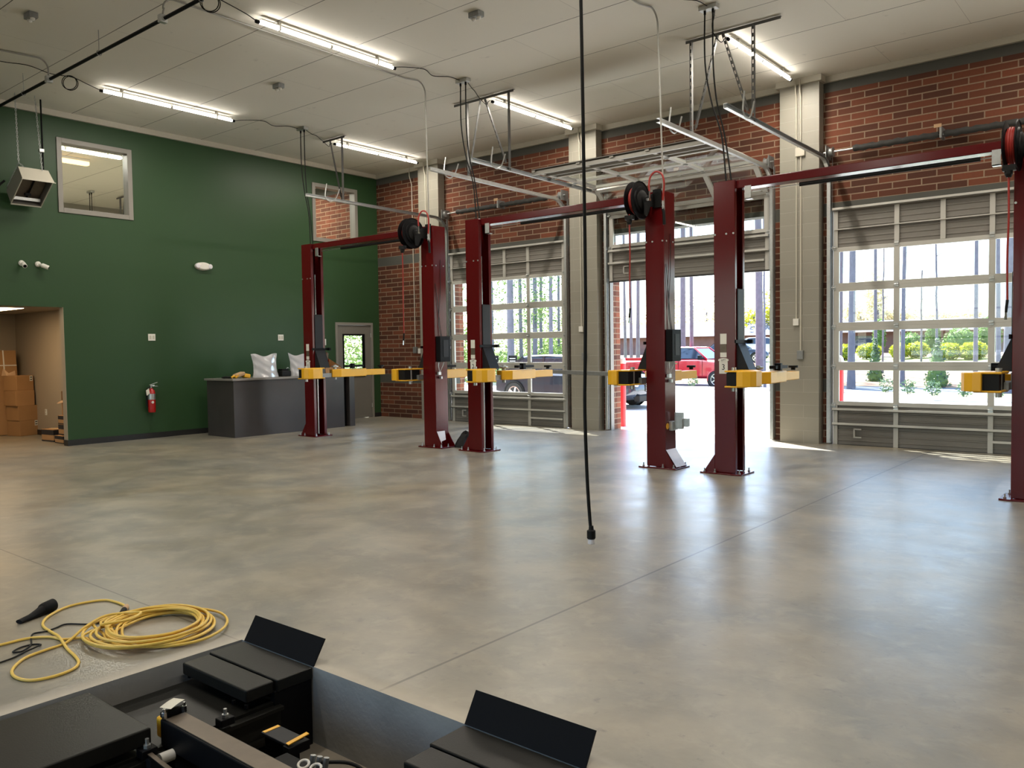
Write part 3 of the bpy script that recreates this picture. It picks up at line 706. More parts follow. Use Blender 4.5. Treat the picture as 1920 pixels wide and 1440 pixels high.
# ------------------------------------------------------------------ hose reels at the tops of the right posts
def make_reel(k):
    """origin at the reel centre"""
    t = thing('hose_reel', '', 'hose reel', (0, 0, 0), 'black hose reels with red hose')
    B = lambda mb, n, m, **kw: mb.build(n, M[m], kw.pop('parent', t), local=True, **kw)
    for x in (-.048, .048):
        s = 1 if x > 0 else -1
        f = MB().lathe([(.03, -.004), (.10, -.004), (.105, .018*s), (.17, .018*s), (.175, -.002), (.232, -.002), (.243, .010*s), (.247, .0), (.232, .004), (.175, .006), (.168, .024*s), (.107, .024*s), (.10, .004), (.03, .004)], (x, 0, 0), (1, 0, 0), 36)
        B(f, 'flange', 'black', smooth=True)
    hc = MB()
    for j in range(6):
        hc.ring((-.028+.0112*j, 0, 0), (1, 0, 0), .165+.008*(j % 2), .011, 32, 8)
    hc.lathe([(.155, -.044), (.155, .044)], (0, 0, 0), (1, 0, 0), 28)
    B(hc, 'hose_coil', 'hose_red', smooth=True)
    B(MB().lathe([(.13, .055), (.125, .085), (.09, .10), (.05, .10), (.05, .13), (.03, .135), (.03, .16)], (0, 0, 0), (1, 0, 0), 20), 'hub', 'matt_black', smooth=True)
    B(MB().prism([(-.03, -.20), (.03, -.21), (.11, -.08), (.24, -.07), (.24, .12), (.03, .05), (-.05, .03)], .115, .128, 'x').box(.10, .22, -.08, .22, .243, .16), 'mount_bracket', 'matt_black', bevel=.004)
    B(MB().cyl((.16, 0, 0), (.185, 0, 0), .02, 10).cyl((.18, 0, -.01), (.18, 0, .10), .013, 8).obox((.17, -.01, -.01), (.05, .05, .03)), 'swivel_fitting', 'chrome')
    h = [(.18, 0, .09), (.175, .0, .20), (.20, .005, .29), (.27, .01, .335), (.345, .02, .30), (.375, .03, .20), (.36, .045, .06), (.345, .05, -.04)]
    B(MB().tube(smooth_path(h), .0125, 8), 'supply_hose', 'hose_red', smooth=True)
    B(MB().cyl((.345, .05, -.03), (.345, .05, -.14), .013, 8).cyl((.345, .05, -.05), (.345, .05, -.075), .018, 6).cyl((.345, .05, -.10), (.345, .05, -.12), .019, 6), 'hose_coupling', 'galv')
    B(MB().tube([(.345, .05, -.14), (.355, .055, -.18), (.36, .06, -.34)], .02, 10), 'feed_line', 'matt_black')
    B(MB().box(-.05, -.235, -.27, .06, -.165, -.215).cyl((-.06, -.20, -.245), (.07, -.20, -.245), .008, 8).lathe([(.022, -.33), (.036, -.30), (.036, -.265), (.02, -.24)], (0, -.2, 0), (0, 0, 1), 14), 'hose_guide', 'matt_black')
    dl = [1.62, 1.40, 1.50][k]
    hp = [(0, -.198, -.20), (0, -.2, -.35), (.004, -.2, -.7), (-.004, -.2, -1.1), (.0, -.2, -dl)]
    o = B(MB().tube(smooth_path(hp), .0095, 8), 'drop_hose', 'hose_red', smooth=True)
    B(MB().tube([(0, -.2, -dl), (-.012, -.2, -dl-.12)], .013, 8), 'hose_stop', 'matt_black', parent=o)
    B(MB().tube([(-.012, -.2, -dl-.12), (-.014, -.2, -dl-.19)], [.009, .014], 8), 'nozzle', 'chrome', parent=o)
    return t
for i, (x, lab) in enumerate(((5.60, 'black hose reel with red hose on the red post left of the left overhead door'),
                             (9.84, 'black hose reel with red hose on the red post before the open overhead door'),
                             (14.05, 'black hose reel with red hose cut by the right edge of the picture'))):
    t = make_reel(i); t['label'] = lab; t.location = (x, -4.215, 3.515)
# ------------------------------------------------------------------ ceiling services
TUBEW = 62
def tube_light(x, y0, y1, label, grp='white tube lights on the ceiling'):
    t = thing('tube_light', label, 'ceiling light', (x, (y0+y1)/2, H), grp)
    ym = (y0+y1)/2
    MB().box(x-.02, y0+.02, 5.835, x+.02, y1-.02, 5.85).build('mounting_channel', M['white_trim'], t)
    for a, b_ in ((y0, ym-.012), (ym+.012, y1)): MB().cyl((x, a, 5.80), (x, b_, 5.80), .021, 12).build('lamp_tube', M['led'], t, smooth=True)
    MB().cyl((x, ym-.02, 5.80), (x, ym+.02, 5.80), .024, 12).build('tube_joint', M['white_plastic'], t)
    area('tube_glow', (x, ym, 5.772), (0, 0, 0), .04, y1-y0, TUBEW*(2.2 if x < 0 else 1.08), (1, .92, .80))
    for a in (y0-.05, y1): MB().cyl((x, a, 5.80), (x, a+.05, 5.80), .024, 10).build('end_cap', M['black'], t)
    for a in (y0+.3, y1-.3): MB().box(x-.026, a-.012, 5.776, x+.026, a+.012, H).build('clip', M['white_plastic'], t)
    return t
tube_light(2.03, -7.46, -5.18, 'white ceiling tube light left of the picture, above the upper window of the green wall')
tube_light(6.24, -7.40, -5.13, 'long white ceiling tube light at the top, beside the thin conduit run')
tube_light(2.03, -2.84, -.60, 'white ceiling tube light ending near the corner pilaster')
tube_light(6.24, -2.84, -.58, 'white ceiling tube light ending near the middle pilaster')
tube_light(10.48, -2.83, -.61, 'white ceiling tube light ending near the right pilaster')
HID = [(10.48, -7.40, -5.15), (14.72, -2.83, -.61), (14.72, -7.40, -5.15)]+[(x, -13.3, -11.05) for x in (2.03, 6.24, 10.48, 14.72)]
for x, a, b_ in HID: tube_light(x, a, b_, 'white ceiling tube light outside the picture, over the near bays', 'white ceiling tube lights over the near bays')
for q in (-7.46,): tube_light(-6.4, q, q+2.25, 'added white tube light brightening the upper space, out of view', 'white ceiling tube lights over the near bays')  # unseen extra lamp, added to brighten the space behind the upper windows
tube_light(-2.2, -7.46, -5.18, 'white tube light seen through the left upper window')
tube_light(-2.2, -2.84, -.60, 'white tube light in the space behind the right upper window')
t = thing('lamp', 'orange glowing ceiling lamp seen through the left upper window', 'ceiling light', (-3.3, -5.9, H))
MB().box(-3.36, -6.55, 5.84, -3.24, -5.38, H).build('housing', M['white_plastic'], t, bevel=.01)
MB().box(-3.37, -6.54, 5.76, -3.23, -5.39, 5.84).build('lens', M['warm_lamp'], t, bevel=.02, seg=3)

def cable(label, pts, r=.006, coil=None, m='matt_black', name='light_cable', cat='cable', grp=None):
    t = thing(name, label, cat, pts[0], grp)
    MB().tube(smooth_path(pts), r, 6).build('cable', M[m], t, smooth=True)
    if coil:
        for k in range(2): MB().ring((coil[0]+.01*k, coil[1]+.015*k, coil[2]-.01*k), (.75, -.66, 0), .105, .006, 22, 6).build('cable_coil', M[m], t, smooth=True)
    return t
cable('thin black cable with a hanging loop, clipped to the ceiling at far left', [(2.05, -9.4, 5.88), (2.1, -8.93, 5.87), (2.16, -8.6, 5.885), (2.1, -8.26, 5.86), (2.09, -7.95, 5.885), (2.06, -7.7, 5.84), (2.03, -7.52, 5.81)], coil=(2.2, -8.04, 5.76))
cable('thin black cable with a hanging loop at the top, feeding the upper tube light', [(6.2, -9.2, 5.88), (6.3, -8.5, 5.87), (6.35, -8.2, 5.885), (6.32, -7.9, 5.86), (6.26, -7.6, 5.84), (6.24, -7.46, 5.81)], coil=(6.4, -8.18, 5.76))
for x, a in ((2.03, 'left'), (6.24, 'middle'), (10.48, 'right')):
    y0 = -5.12 if x < 10 else -5.1
    cable('thin black cable along the ceiling to the %s junction box' % a, [(x, y0, 5.81), (x+.03, -4.9, 5.86), (x+.12, -4.6, 5.885), (x+.06, -4.35, 5.86), (x+.16, -4.1, 5.885), (x+.2, -3.9, 5.87)])
    cable('thin black cable with a small loop between the %s junction box and tube light' % a, [(x+.24, -3.76, 5.87), (x+.1, -3.5, 5.86), (x-.02, -3.3, 5.885), (x-.10, -3.1, 5.84), (x-.05, -2.98, 5.74), (x+.03, -3.02, 5.76), (x+.02, -2.95, 5.80)])

for i, (x, tx, a) in enumerate(((2.27, 2.47, 'left'), (6.45, 6.72, 'middle'), (10.67, 10.93, 'right'), (-6.8, -6.5, 'far'))):
    y = -3.83
    t = thing('junction_box', 'small grey ceiling junction box with two black cords, %s one of the three' % a if i < 3 else 'small ceiling junction box seen through the left upper window', 'electrical box', (x, y, H), 'ceiling junction boxes')
    MB().box(x-.12, y-.05, 5.845, x+.12, y+.05, H).build('box', M['galv'], t, bevel=.004)
    for s in (-1, 1):
        px = x+s*.055; bz = 3.66 if i < 3 else 4.0
        MB().tube(smooth_path([(px, y, 5.85), (px, y, 5.2), (px-s*.02+(tx-x)*.25, y, 4.7), (x+(tx-x)*.7+s*.02, y+.01, 4.25), (tx+s*.035, y, bz)]), .010, 6).build('power_cord', M['matt_black'], t, smooth=True)
        MB().cyl((px, y, 5.80), (px, y, 5.85), .016, 8).build('cord_grip', M['black'], t)
for (x, y, a) in ((4.15, -9.29, 'upper left corner'), (4.1, -5.63, 'near the green wall side'), (8.34, -5.62, 'at the top centre')):
    t = thing('ceiling_sensor', 'small grey ceiling sensor box, the one %s' % a, 'sensor', (x, y, H), 'small ceiling sensors')
    MB().box(x-.09, y-.055, 5.83, x+.09, y+.055, H).build('housing', M['galv_dark'], t, bevel=.008)
    for s in (-1, 1): MB().lathe([(.03, 0), (.028, -.02), (.012, -.034)], (x+s*.045, y, 5.83), n=14).build('lens', M['white_plastic'], t, smooth=True)

# perforated angle hangers carrying the door tracks
def perf(p, q, parent, name, w=.038, n=None):
    p, q = Vector(p), Vector(q); d = (q-p).normalized(); L = (q-p).length
    u = d.cross(Vector((0, 1, 0)));
    if u.length < .1: u = d.cross(Vector((0, 0, 1)))
    u.normalize(); v = d.cross(u)
    mb = MB(); step = .10; k = int(L/step)
    # face strip with slots: two edge rails and bridges, plus the solid leg
    mb.bar(p+u*(w*.42), q+u*(w*.42), w*.24, .003, up=v); mb.bar(p-u*(w*.42), q-u*(w*.42), w*.24, .003, up=v)
    for i in range(k+1):
        c = p+d*min(L-.03, i*step); mb.bar(c, c+d*.05, w*.7, .003, up=v)
    mb.bar(p+u*(w*.5)+v*w*.5, q+u*(w*.5)+v*w*.5, .003, w, up=v)
    return mb.build(name, M['hanger'], parent)
YH = -2.95
for i, (x0, x1, vs, dg, a) in enumerate((
        (1.78, 2.46, [2.36], [((2.02, 5.84), (2.33, 4.68))], 'leftmost, beside the green wall'),
        (5.44, 6.78, [5.735, 6.66], [((6.06, 5.84), (5.78, 4.66)), ((6.16, 5.84), (6.60, 4.72))], 'the middle one'),
        (9.90, 11.26, [9.975, 10.88], [((10.38, 5.84), (10.05, 4.66)), ((10.46, 5.84), (10.82, 4.72))], 'rightmost, over the right pilaster'),
        (-7.2, -6.2, [-7.0], [((-6.7, 5.84), (-6.95, 4.7))], ''))):
    t = thing('track_hanger', 'perforated steel angle hanger for overhead door tracks, %s' % a if i < 3 else 'perforated steel hanger seen through the left upper window', 'hanger', ((x0+x1)/2, YH, H), 'perforated steel track hangers')
    mb = MB().bar((x0, YH, 5.878), (x1, YH, 5.878), .04, .004, up=(0, 0, 1)).bar((x0, YH-.02, 5.86), (x1, YH-.02, 5.86), .004, .04, up=(0, 0, 1))
    mb.build('top_rail', M['hanger'], t)
    for k in range(int((x1-x0)/.05)): pass
    for x in vs: perf((x, YH, 5.86), (x, YH, 4.57 if i < 3 else 4.4), t, 'upright', .05)
    for (a1, b1), (a2, b2) in dg: perf((a1, YH-.025, b1), (a2, YH-.025, b2), t, 'brace', .04)

# sprinkler main and conduits
t = thing('sprinkler_pipe', 'long dark pipe hanging below the ceiling across the top left', 'pipe', (8, -8.5, 5.6))
MB().cyl((.0, -8.5, 5.6), (19.3, -8.5, 5.6), .022, 14).build('pipe', M['black'], t, smooth=True)
for x in (1.7, 4.23, 6.76, 9.3, 11.8, 14.4, 16.9):
    h = MB().ring((x, -8.5, 5.6), (1, 0, 0), .032, .005, 18, 6); h.cyl((x, -8.5, 5.63), (x, -8.5, H), .005, 6).build('pipe_hanger', M['galv_dark'], t)
for x in (2.62, 5.9): MB().box(x-.035, -8.545, 5.56, x+.035, -8.455, 5.65).cyl((x-.06, -8.5, 5.6), (x+.06, -8.5, 5.6), .028, 10).build('pipe_clamp', M['galv'], t, bevel=.004)
def conduit(label, pts, r=.012, boxes=(), m='conduit', grp='metal conduits'):
    t = thing('conduit', label, 'conduit', pts[0], grp)
    MB().tube(pts, r, 10).build('pipe', M[m], t, smooth=True)
    for b_ in boxes: MB().box(*b_[:6]).build('outlet_box', M[b_[6]], t, bevel=.004)
    return t
def elbow(c, r, a0, a1, plane, fix): return arc(c, r, a0, a1, 7, plane, fix)
conduit('bent steel conduit rising from the dark pipe to the ceiling at far left', [(2.62, -8.5, 5.64)]+elbow((-8.64, 5.74), .14, 0, 90, 'yz', 2.62)+[(2.5, -9.4, 5.88)])
conduit('steel conduit along the ceiling, bending down to the left hose reel', [(5.9, -8.5, 5.65), (5.9, -8.48, 5.74)]+elbow((-8.34, 5.74), .14, 180, 90, 'yz', 5.88)+[(5.85, -4.5, 5.88)]+elbow((-4.32, 5.71), .17, 90, 0, 'yz', 5.92)+[(5.955, -4.15, 3.3)], .011)
conduit('steel conduit bending down from the ceiling to the reel before the open door', [(10.05, -8.4, 5.88), (10.06, -4.5, 5.88)]+elbow((-4.32, 5.71), .17, 90, 0, 'yz', 10.12)+[(10.195, -4.15, 3.3)], .011)
for x, a in ((5.9, 'middle'), (10.16, 'right'), (1.66, 'left')):
    if x > 2:
        conduit('left one of two white conduits on the %s pilaster, ending at a white outlet' % a, [(x+.28, -.262, 5.88), (x+.28, -.262, 5.72), (x+.28, -.216, 5.6), (x+.28, -.216, 2.0)], .012, [(x+.235, -.25, 1.93, x+.325, -.2, 2.04, 'white_plastic')], 'white_trim')
        conduit('right one of two white conduits on the %s pilaster, ending at a grey box' % a, [(x+.35, -.262, 5.88), (x+.35, -.262, 5.72), (x+.35, -.216, 5.6), (x+.35, -.216, 1.5)], .014, [(x+.30, -.255, 1.38, x+.40, -.2, 1.52, 'galv_dark'), (x+.27, -.245, 4.66, x+.42, -.2, 4.80, 'white_trim')][:2 if x > 10 else 1], 'white_trim')
    else:
        conduit('white conduit down the corner pilaster behind the hanging red hose', [(x+.25, -.262, 5.88), (x+.25, -.262, 5.72), (x+.25, -.216, 5.6), (x+.25, -.216, 2.0)], .012, [(x+.2, -.25, 1.93, x+.3, -.2, 2.04, 'white_plastic')], 'white_trim')
conduit('thin conduit on the brick wall beside the corner, ending at a grey box', [(1.24, -.07, 5.88), (1.24, -.07, 5.7), (1.26, -.02, 5.5), (1.28, -.016, 1.7)], .011, [(1.225, -.05, 1.55, 1.335, .0, 1.70, 'galv_dark'), (1.385, -.04, 1.54, 1.465, .0, 1.66, 'white_plastic')], 'white_trim')

# radiant heater
t = thing('unit_heater', 'beige tilted box heater hanging on chains in front of the green wall', 'heater', (.5, -8.0, 4.4))
y0, y1 = -8.22, -7.76
A, B_, C, D = (.60, 4.71), (.76, 4.49), (.24, 4.15), (.06, 4.40)
MB().add([(A[0], y0, A[1]), (A[0], y1, A[1]), (B_[0], y1+.03, B_[1]), (B_[0], y0-.0, B_[1])], [(0, 1, 2, 3)]).add([(A[0], y0, A[1]+.004), (A[0], y1, A[1]+.004), (B_[0]+.004, y1+.03, B_[1]+.004), (B_[0]+.004, y0, B_[1]+.004)], [(0, 1, 2, 3)]).bar((B_[0], y0-.01, B_[1]), (B_[0], y1+.05, B_[1]), .012, .012).build('hood', M['white_trim'], t)
sh = MB()
for y in (y0, y1): sh.add([(p[0], y+dy, p[1]) for dy in (0, .008) for p in (A, B_, C, D)], [(0, 1, 2, 3), (4, 5, 6, 7), (0, 1, 5, 4), (1, 2, 6, 5), (2, 3, 7, 6), (3, 0, 4, 7)])
sh.add([(A[0], y0, A[1]), (A[0], y1, A[1]), (D[0], y1, D[1]), (D[0], y0, D[1])], [(0, 1, 2, 3)]).add([(C[0], y0, C[1]), (C[0], y1, C[1]), (D[0], y1, D[1]), (D[0], y0, D[1])], [(0, 1, 2, 3)])
sh.build('shell', M['door_grey'], t)
rim = MB().bar((C[0], y0, C[1]), (C[0], y1, C[1]), .035, .02).bar((C[0], y0, C[1]), (B_[0], y0, B_[1]), .012, .012).bar((C[0], y1, C[1]), (B_[0], y1, B_[1]), .012, .02)
rim.build('rim', M['white_trim'], t)
def hp(u, y, d): return (C[0]+(B_[0]-C[0])*u-.55*d, y, C[1]+(B_[1]-C[1])*u+.83*d)
MB().add([hp(.05, y0+.02, .13), hp(.05, y1-.02, .13), hp(.95, y1-.02, .13), hp(.95, y0+.02, .13)], [(0, 1, 2, 3)]).build('ceramic_plate', M['rust_steel'], t)
MB().bar(hp(.1, -7.98, .11), hp(.95, -7.98, .11), .02, .02).build('divider', M['black'], t)
MB().obox(hp(.3, -8.0, .08), (.05, .09, .04)).build('igniter', M['black'], t)
MB().bar(hp(.15, y0+.02, .06), hp(.15, y1-.02, .06), .02, .05).build('reflector', M['galv'], t)
MB().tube(smooth_path([(.1, -8.25, 4.55), (.05, -8.33, 4.45), (.1, -8.38, 4.3), (.0, -8.5, 4.32), (-.0+.03, -8.55, 4.3)]), .018, 8).build('gas_valve', M['matt_black'], t, smooth=True)
def chain(p, q, parent):
    p, q = Vector(p), Vector(q); L = (q-p).length; n = int(L/.036); mb = MB(); d = (q-p).normalized()
    for i in range(n):
        c = p+d*(i+.5)*L/n; ax = Vector((1, 0, 0)) if i % 2 else Vector((0, 1, 0)); u = d; w_ = ax.cross(d)
        mb.tube([c+u*math.cos(2*PI*k/8)*.026+w_*math.sin(2*PI*k/8)*.011 for k in range(8)], .0042, 4, True)
    return mb.build('hanging_chain', M['galv'], parent)
for (p, q) in (((.58, -8.22, H), (.58, -8.2, 4.78)), ((.58, -8.2, 4.78), (.6, -8.12, 4.70)), ((.66, -7.95, H), (.62, -7.86, 4.70)), ((.58, -8.2, 4.78), (.1, -8.22, 4.45))):
    chain(p, q, t)
MB().cyl((.50, -7.80, H), (.46, -7.78, 4.66), .014, 8).build('gas_pipe', M['black'], t, smooth=True)
MB().obox((.64, -7.87, 5.02), (.05, .07, .05)).build('chain_clip', M['galv'], t)

# ------------------------------------------------------------------ things on the green wall
for k, (y, lab) in enumerate(((-8.01, 'small white security camera on the green wall, left one, facing forward'), (-7.75, 'small white security camera on the green wall, right one, turned to the side'))):
    t = thing('security_camera', lab, 'camera', (0, y, 3.19), 'white security cameras')
    MB().lathe([(.048, -.004), (.048, .02), (.03, .04)], (0, y, 3.2), (1, 0, 0), 18).build('base', M['white_plastic'], t, smooth=True)
    d = Vector((.9, -.1, -.42)) if k == 0 else Vector((.45, .75, -.38)); p = Vector((.05, y, 3.2)); d.normalize()
    MB().tube([p-Vector((.02, 0, 0)), p+d*.05], .014, 10).build('arm', M['white_plastic'], t, smooth=True)
    MB().tube([p+d*.03, p+d*.05, p+d*.15, p+d*.16], [.02, .038, .038, .034], 16).build('body', M['white_plastic'], t, smooth=True)
    MB().tube([p+d*.155, p+d*.163], .028, 14).build('lens', M['black'], t)
t = thing('emergency_light', 'oval white emergency light with two lamps on the green wall', 'emergency light', (0, -4.67, 3.37))
MB().loft([[(.01+dx, -4.67+sx*.17*math.cos(a), 3.37+sx*.082*math.sin(a)) for a in [2*PI*i/28 for i in range(28)]] for dx, sx in ((-.014, 1.), (.03, 1.), (.06, .9), (.075, .7))]).build('housing', M['white_plastic'], t, smooth=True)
for s in (-1, 1): MB().lathe([(.045, .04), (.05, .075), (.04, .09), (.01, .094)], (0, -4.67+s*.135, 3.37), (1, 0, 0), 18).build('lamp_head', M['glass'] if 0 else M['white_film'], t, smooth=True)
for y, lab in ((-5.77, 'square white wall plate on the green wall above the fire extinguisher'), (-2.86, 'square white wall plate on the green wall above the counter')):
    t = thing('wall_plate', lab, 'wall plate', (0, y, 1.94), 'white wall plates')
    MB().box(0, y-.07, 1.875, .012, y+.07, 2.005).build('plate', M['white_plastic'], t, bevel=.003)
    for s in (-1, 1): MB().box(.012, y+s*.03-.018, 1.905, .016, y+s*.03+.018, 1.975).build('insert', M['white_trim'], t)
t = thing('fire_extinguisher', 'red fire extinguisher with a white tag hanging on the green wall', 'fire extinguisher', (.1, -5.86, .5))
MB().lathe([(.03, .50), (.062, .505), (.07, .53), (.07, .86), (.06, .92), (.03, .95), (.028, .97)], (.1, -5.86, 0), n=24).build('cylinder', M['exting_red'], t, smooth=True)
MB().lathe([(.0705, .75), (.0712, .76), (.0712, .85), (.0705, .86)], (.1, -5.86, 0), n=24).build('label', M['galv'], t, smooth=True)
MB().cyl((.168, -5.875, .70), (.173, -5.875, .70), .025, 16).build('round_sticker', M['white_plastic'], t)
MB().cyl((.1, -5.86, .96), (.1, -5.86, 1.02), .022, 12).box(.085, -5.88, 1.0, .115, -5.80, 1.03).build('valve', M['chrome'], t)
MB().bar((.1, -5.90, 1.03), (.1, -5.74, 1.075), .022, .006).bar((.1, -5.88, 1.01), (.1, -5.73, 1.0), .022, .006).build('lever', M['chrome'], t)
MB().tube(smooth_path([(.1, -5.89, .99), (.11, -5.955, .95), (.1, -5.965, .85), (.09, -5.95, .72)]), .010, 8).tube([(.09, -5.95, .72), (.09, -5.948, .62)], .014, 8).build('hose', M['matt_black'], t, smooth=True)
MB().add([(.15, -5.99, .93), (.15, -5.93, .97), (.155, -5.92, .87), (.155, -5.98, .83)], [(0, 1, 2, 3)]).build('inspection_tag', M['paper'], t)
MB().box(-.003, -5.90, .60, .03, -5.82, .95).build('wall_bracket', M['black'], t)

# ------------------------------------------------------------------ drop cord in the foreground
t = thing('drop_cord', 'thick black cord with a connector hanging from the ceiling in the centre', 'power cord', (12.96, -10, H))
pts = [(12.93, -10.0, H), (12.94, -10.0, 4.5), (12.955, -10., 3.0), (12.96, -10., 2.0), (12.955, -10, 1.6), (12.948, -10, 1.3), (12.955, -10, 1.0), (12.965, -10, .80), (12.978, -10., .64)]
MB().tube(smooth_path(pts, 8), .0095, 10).build('cord', M['matt_black'], t, smooth=True)
MB().lathe([(.012, .67), (.014, .65), (.023, .645), (.023, .605), (.019, .60)], (12.98, -10., 0), n=20).build('connector', M['matt_black'], t, smooth=True)
MB().lathe([(.018, .602), (.019, .60), (.019, .575), (.015, .572)], (12.98, -10., 0), n=20).build('connector_tip', M['white_film'], t, smooth=True)
MB().lathe([(.06, 5.86), (.06, H)], (12.93, -10., 0), n=20).build('ceiling_canopy', M['galv'], t)
# ------------------------------------------------------------------ counter and what lies on it
t = thing('service_counter', 'long charcoal service counter with a grey top before the green wall', 'counter', (1, -3.5, 0))
MB().box(.50, -4.94, .0, 1.44, -2.30, 1.085).build('body', M['desk'], t, bevel=.003)
MB().box(.47, -4.98, 1.085, 1.48, -2.16, 1.125).build('countertop', M['desk_top'], t, bevel=.004)
MB().box(.47, -2.17, 0, 1.46, -2.03, 1.085).build('end_panel', M['desk'], t, bevel=.003)
MB().box(.6, -2.30, .0, 1.34, -2.17, 1.085).build('recess_panel', M['black'], t)
def bag(label, y, w_, h_, fl):
    t = thing('plastic_bag', label, 'bag', (1.15, y, 1.126), 'clear white plastic bags')
    rnd = random.Random(int(y*100))
    def f(s, sd):
        def g(u, v):
            yy = y+(u-.5)*w_*(1-.12*math.sin(v*PI)) ; z = 1.127+v*h_*(1-.06*math.sin(u*PI))+.02*math.sin(u*9+fl)*v
            d = .11*math.sin(u*PI)**.6*(1-v)**.7+.012*math.sin(u*11+v*7+fl)*math.sin(v*9+fl*2)
            return (1.15+sd*d-.05*v, yy, z)
        return g
    MB().grid(f(0, 1), 18, 16).build('front_film', M['bag'], t, smooth=True)
    MB().grid(f(0, -1), 18, 16).build('back_film', M['bag'], t, smooth=True)
    MB().add([(1.135, y+w_*.10, 1.126+h_*.50), (1.125, y+w_*.42, 1.126+h_*.52), (1.11, y+w_*.45, 1.126+h_*.93), (1.115, y+w_*.05, 1.126+h_*.86)], [(0, 1, 2, 3)]).build('printed_sheet', M['paper'], t)
    for k in range(3): MB().obox((1.15, y-.06+.07*k, 1.15+.012*k), (.10, .09, .045), Matrix.Rotation(.4*k, 3, 'Z').to_4x4()).build('black_content', M['black'], t, bevel=.006)
    return t
bag('puffed white plastic bag standing open on the counter, the whole one', -4.03, .60, .46, 0)
bag('white plastic bag on the counter, half hidden behind the red post', -3.16, .60, .46, 2)
t = thing('tool_pouch', 'tan and yellow work gloves and tool pouch heaped on the counter', 'gloves', (1.1, -4.62, 1.126))
MB().obox((1.1, -4.60, 1.19), (.16, .20, .07), Matrix.Rotation(.3, 3, 'X').to_4x4()).build('pouch', M['cardboard_in'], t, bevel=.02, seg=3)
MB().obox((1.12, -4.46, 1.165), (.14, .13, .08), Matrix.Rotation(-.2, 3, 'X').to_4x4()).build('flap', M['yellow'], t, bevel=.02, seg=3)
MB().tube(smooth_path([(1.16, -4.80, 1.14), (1.18, -4.76, 1.17), (1.16, -4.70, 1.145), (1.17, -4.66, 1.19)]), .02, 8).build('strap', M['yellow'], t, smooth=True)
t = thing('black_glove', 'flat black cloth gloves at the left end of the counter', 'gloves', (1.1, -4.85, 1.126))
MB().lathe([(.02, 1.127), (.09, 1.13), (.10, 1.145), (.05, 1.165), (.01, 1.17)], (1.05, -4.84, 0), n=12).build('glove_body', M['matt_black'], t, smooth=True)
MB().tube([(1.1, -4.8, 1.14), (1.14, -4.72, 1.142)], .014, 8).build('finger', M['matt_black'], t, smooth=True)
t = thing('tool_case', 'black tool case lying on the counter between the plastic bags', 'case', (1.1, -3.56, 1.126))
MB().box(1.0, -3.68, 1.126, 1.2, -3.46, 1.24).build('case_body', M['matt_black'], t, bevel=.015, seg=3)
MB().box(1.02, -3.66, 1.24, 1.18, -3.50, 1.275).build('lid', M['black'], t, bevel=.01)
MB().tube(arc((-3.47, 1.27), .03, 0, 180, 8, 'yz', 1.1), .007, 6).build('handle', M['galv'], t)
def carton(name, label, c, s, rz=0., m='cardboard', grp=None, tapes=True, cat='cardboard box', lab=False):
    t = thing(name, label, cat, c, grp); t.rotation_euler.z = rz
    x, y, z = [k/2 for k in s]
    MB().box(-x, -y, 0, x, y, s[2]).build('box_body', M[m], t, local=True, bevel=.006)
    if tapes: MB().box(-x-.001, -.025, s[2]*.72, x+.001, .025, s[2]+.0015).build('tape', M['tape'], t, local=True)
    if lab:
        l_ = MB().box(x, y-.085, s[2]-.115, x+.0015, y-.02, s[2]-.01).build('shipping_label', M['paper'], t, local=True)
        for k in range(2): MB().box(x+.0015, y-.075, s[2]-.05-.045*k, x+.0022, y-.03, s[2]-.03-.045*k).build('printed_block', M['print_dark'], l_, local=True)
    return t
# open carton and flat cardboard at the counter's right end
t = thing('open_carton', 'open brown cardboard carton on the right end of the counter', 'cardboard box', (1.05, -2.46, 1.126))
ob = MB(); y0, y1, x0, x1, z0 = -2.68, -2.22, .82, 1.26, 1.127
ob.box(x0, y0, z0, x1, y1, z0+.006)
for a in ((x0, y0, x0+.006, y1), (x1-.006, y0, x1, y1), (x0, y1-.006, x1, y1), (x0, y0, x1, y0+.006)): ob.box(a[0], a[1], z0, a[2], a[3], z0+.16)
ob.build('box_body', M['cardboard'], t)
MB().add([(x0, y0, z0+.16), (x0, y1, z0+.16), (x0-.06, y1-.05, z0+.40), (x0-.06, y0+.14, z0+.42)], [(0, 1, 2, 3)]).build('back_flap', M['cardboard_in'], t)
MB().add([(x0, y0, z0+.16), (x1, y0, z0+.16), (x1-.1, y0+.10, z0+.30), (x0-.06, y0+.14, z0+.42)], [(0, 1, 2, 3)]).build('side_flap', M['cardboard'], t)
MB().add([(x0, y1, z0+.16), (x1, y1, z0+.16), (x1, y1+.08, z0+.10), (x0-.06, y1-.05, z0+.40)], [(0, 1, 2, 3)]).build('side_flap', M['cardboard'], t)
t = thing('flat_cardboard', 'pale flattened cardboard sheets jutting past the right end of the counter', 'cardboard', (1.1, -2.0, 1.126))
MB().box(.85, -2.22, 1.127, 1.25, -1.62, 1.15).build('lower_sheet', M['cardboard_in'], t)
MB().prism([(-2.20, 1.152), (-1.56, 1.152), (-1.54, 1.20), (-1.90, 1.235), (-2.2, 1.25)], .92, 1.16, 'x').build('upper_sheet', M['cardboard_in'], t, bevel=.008)

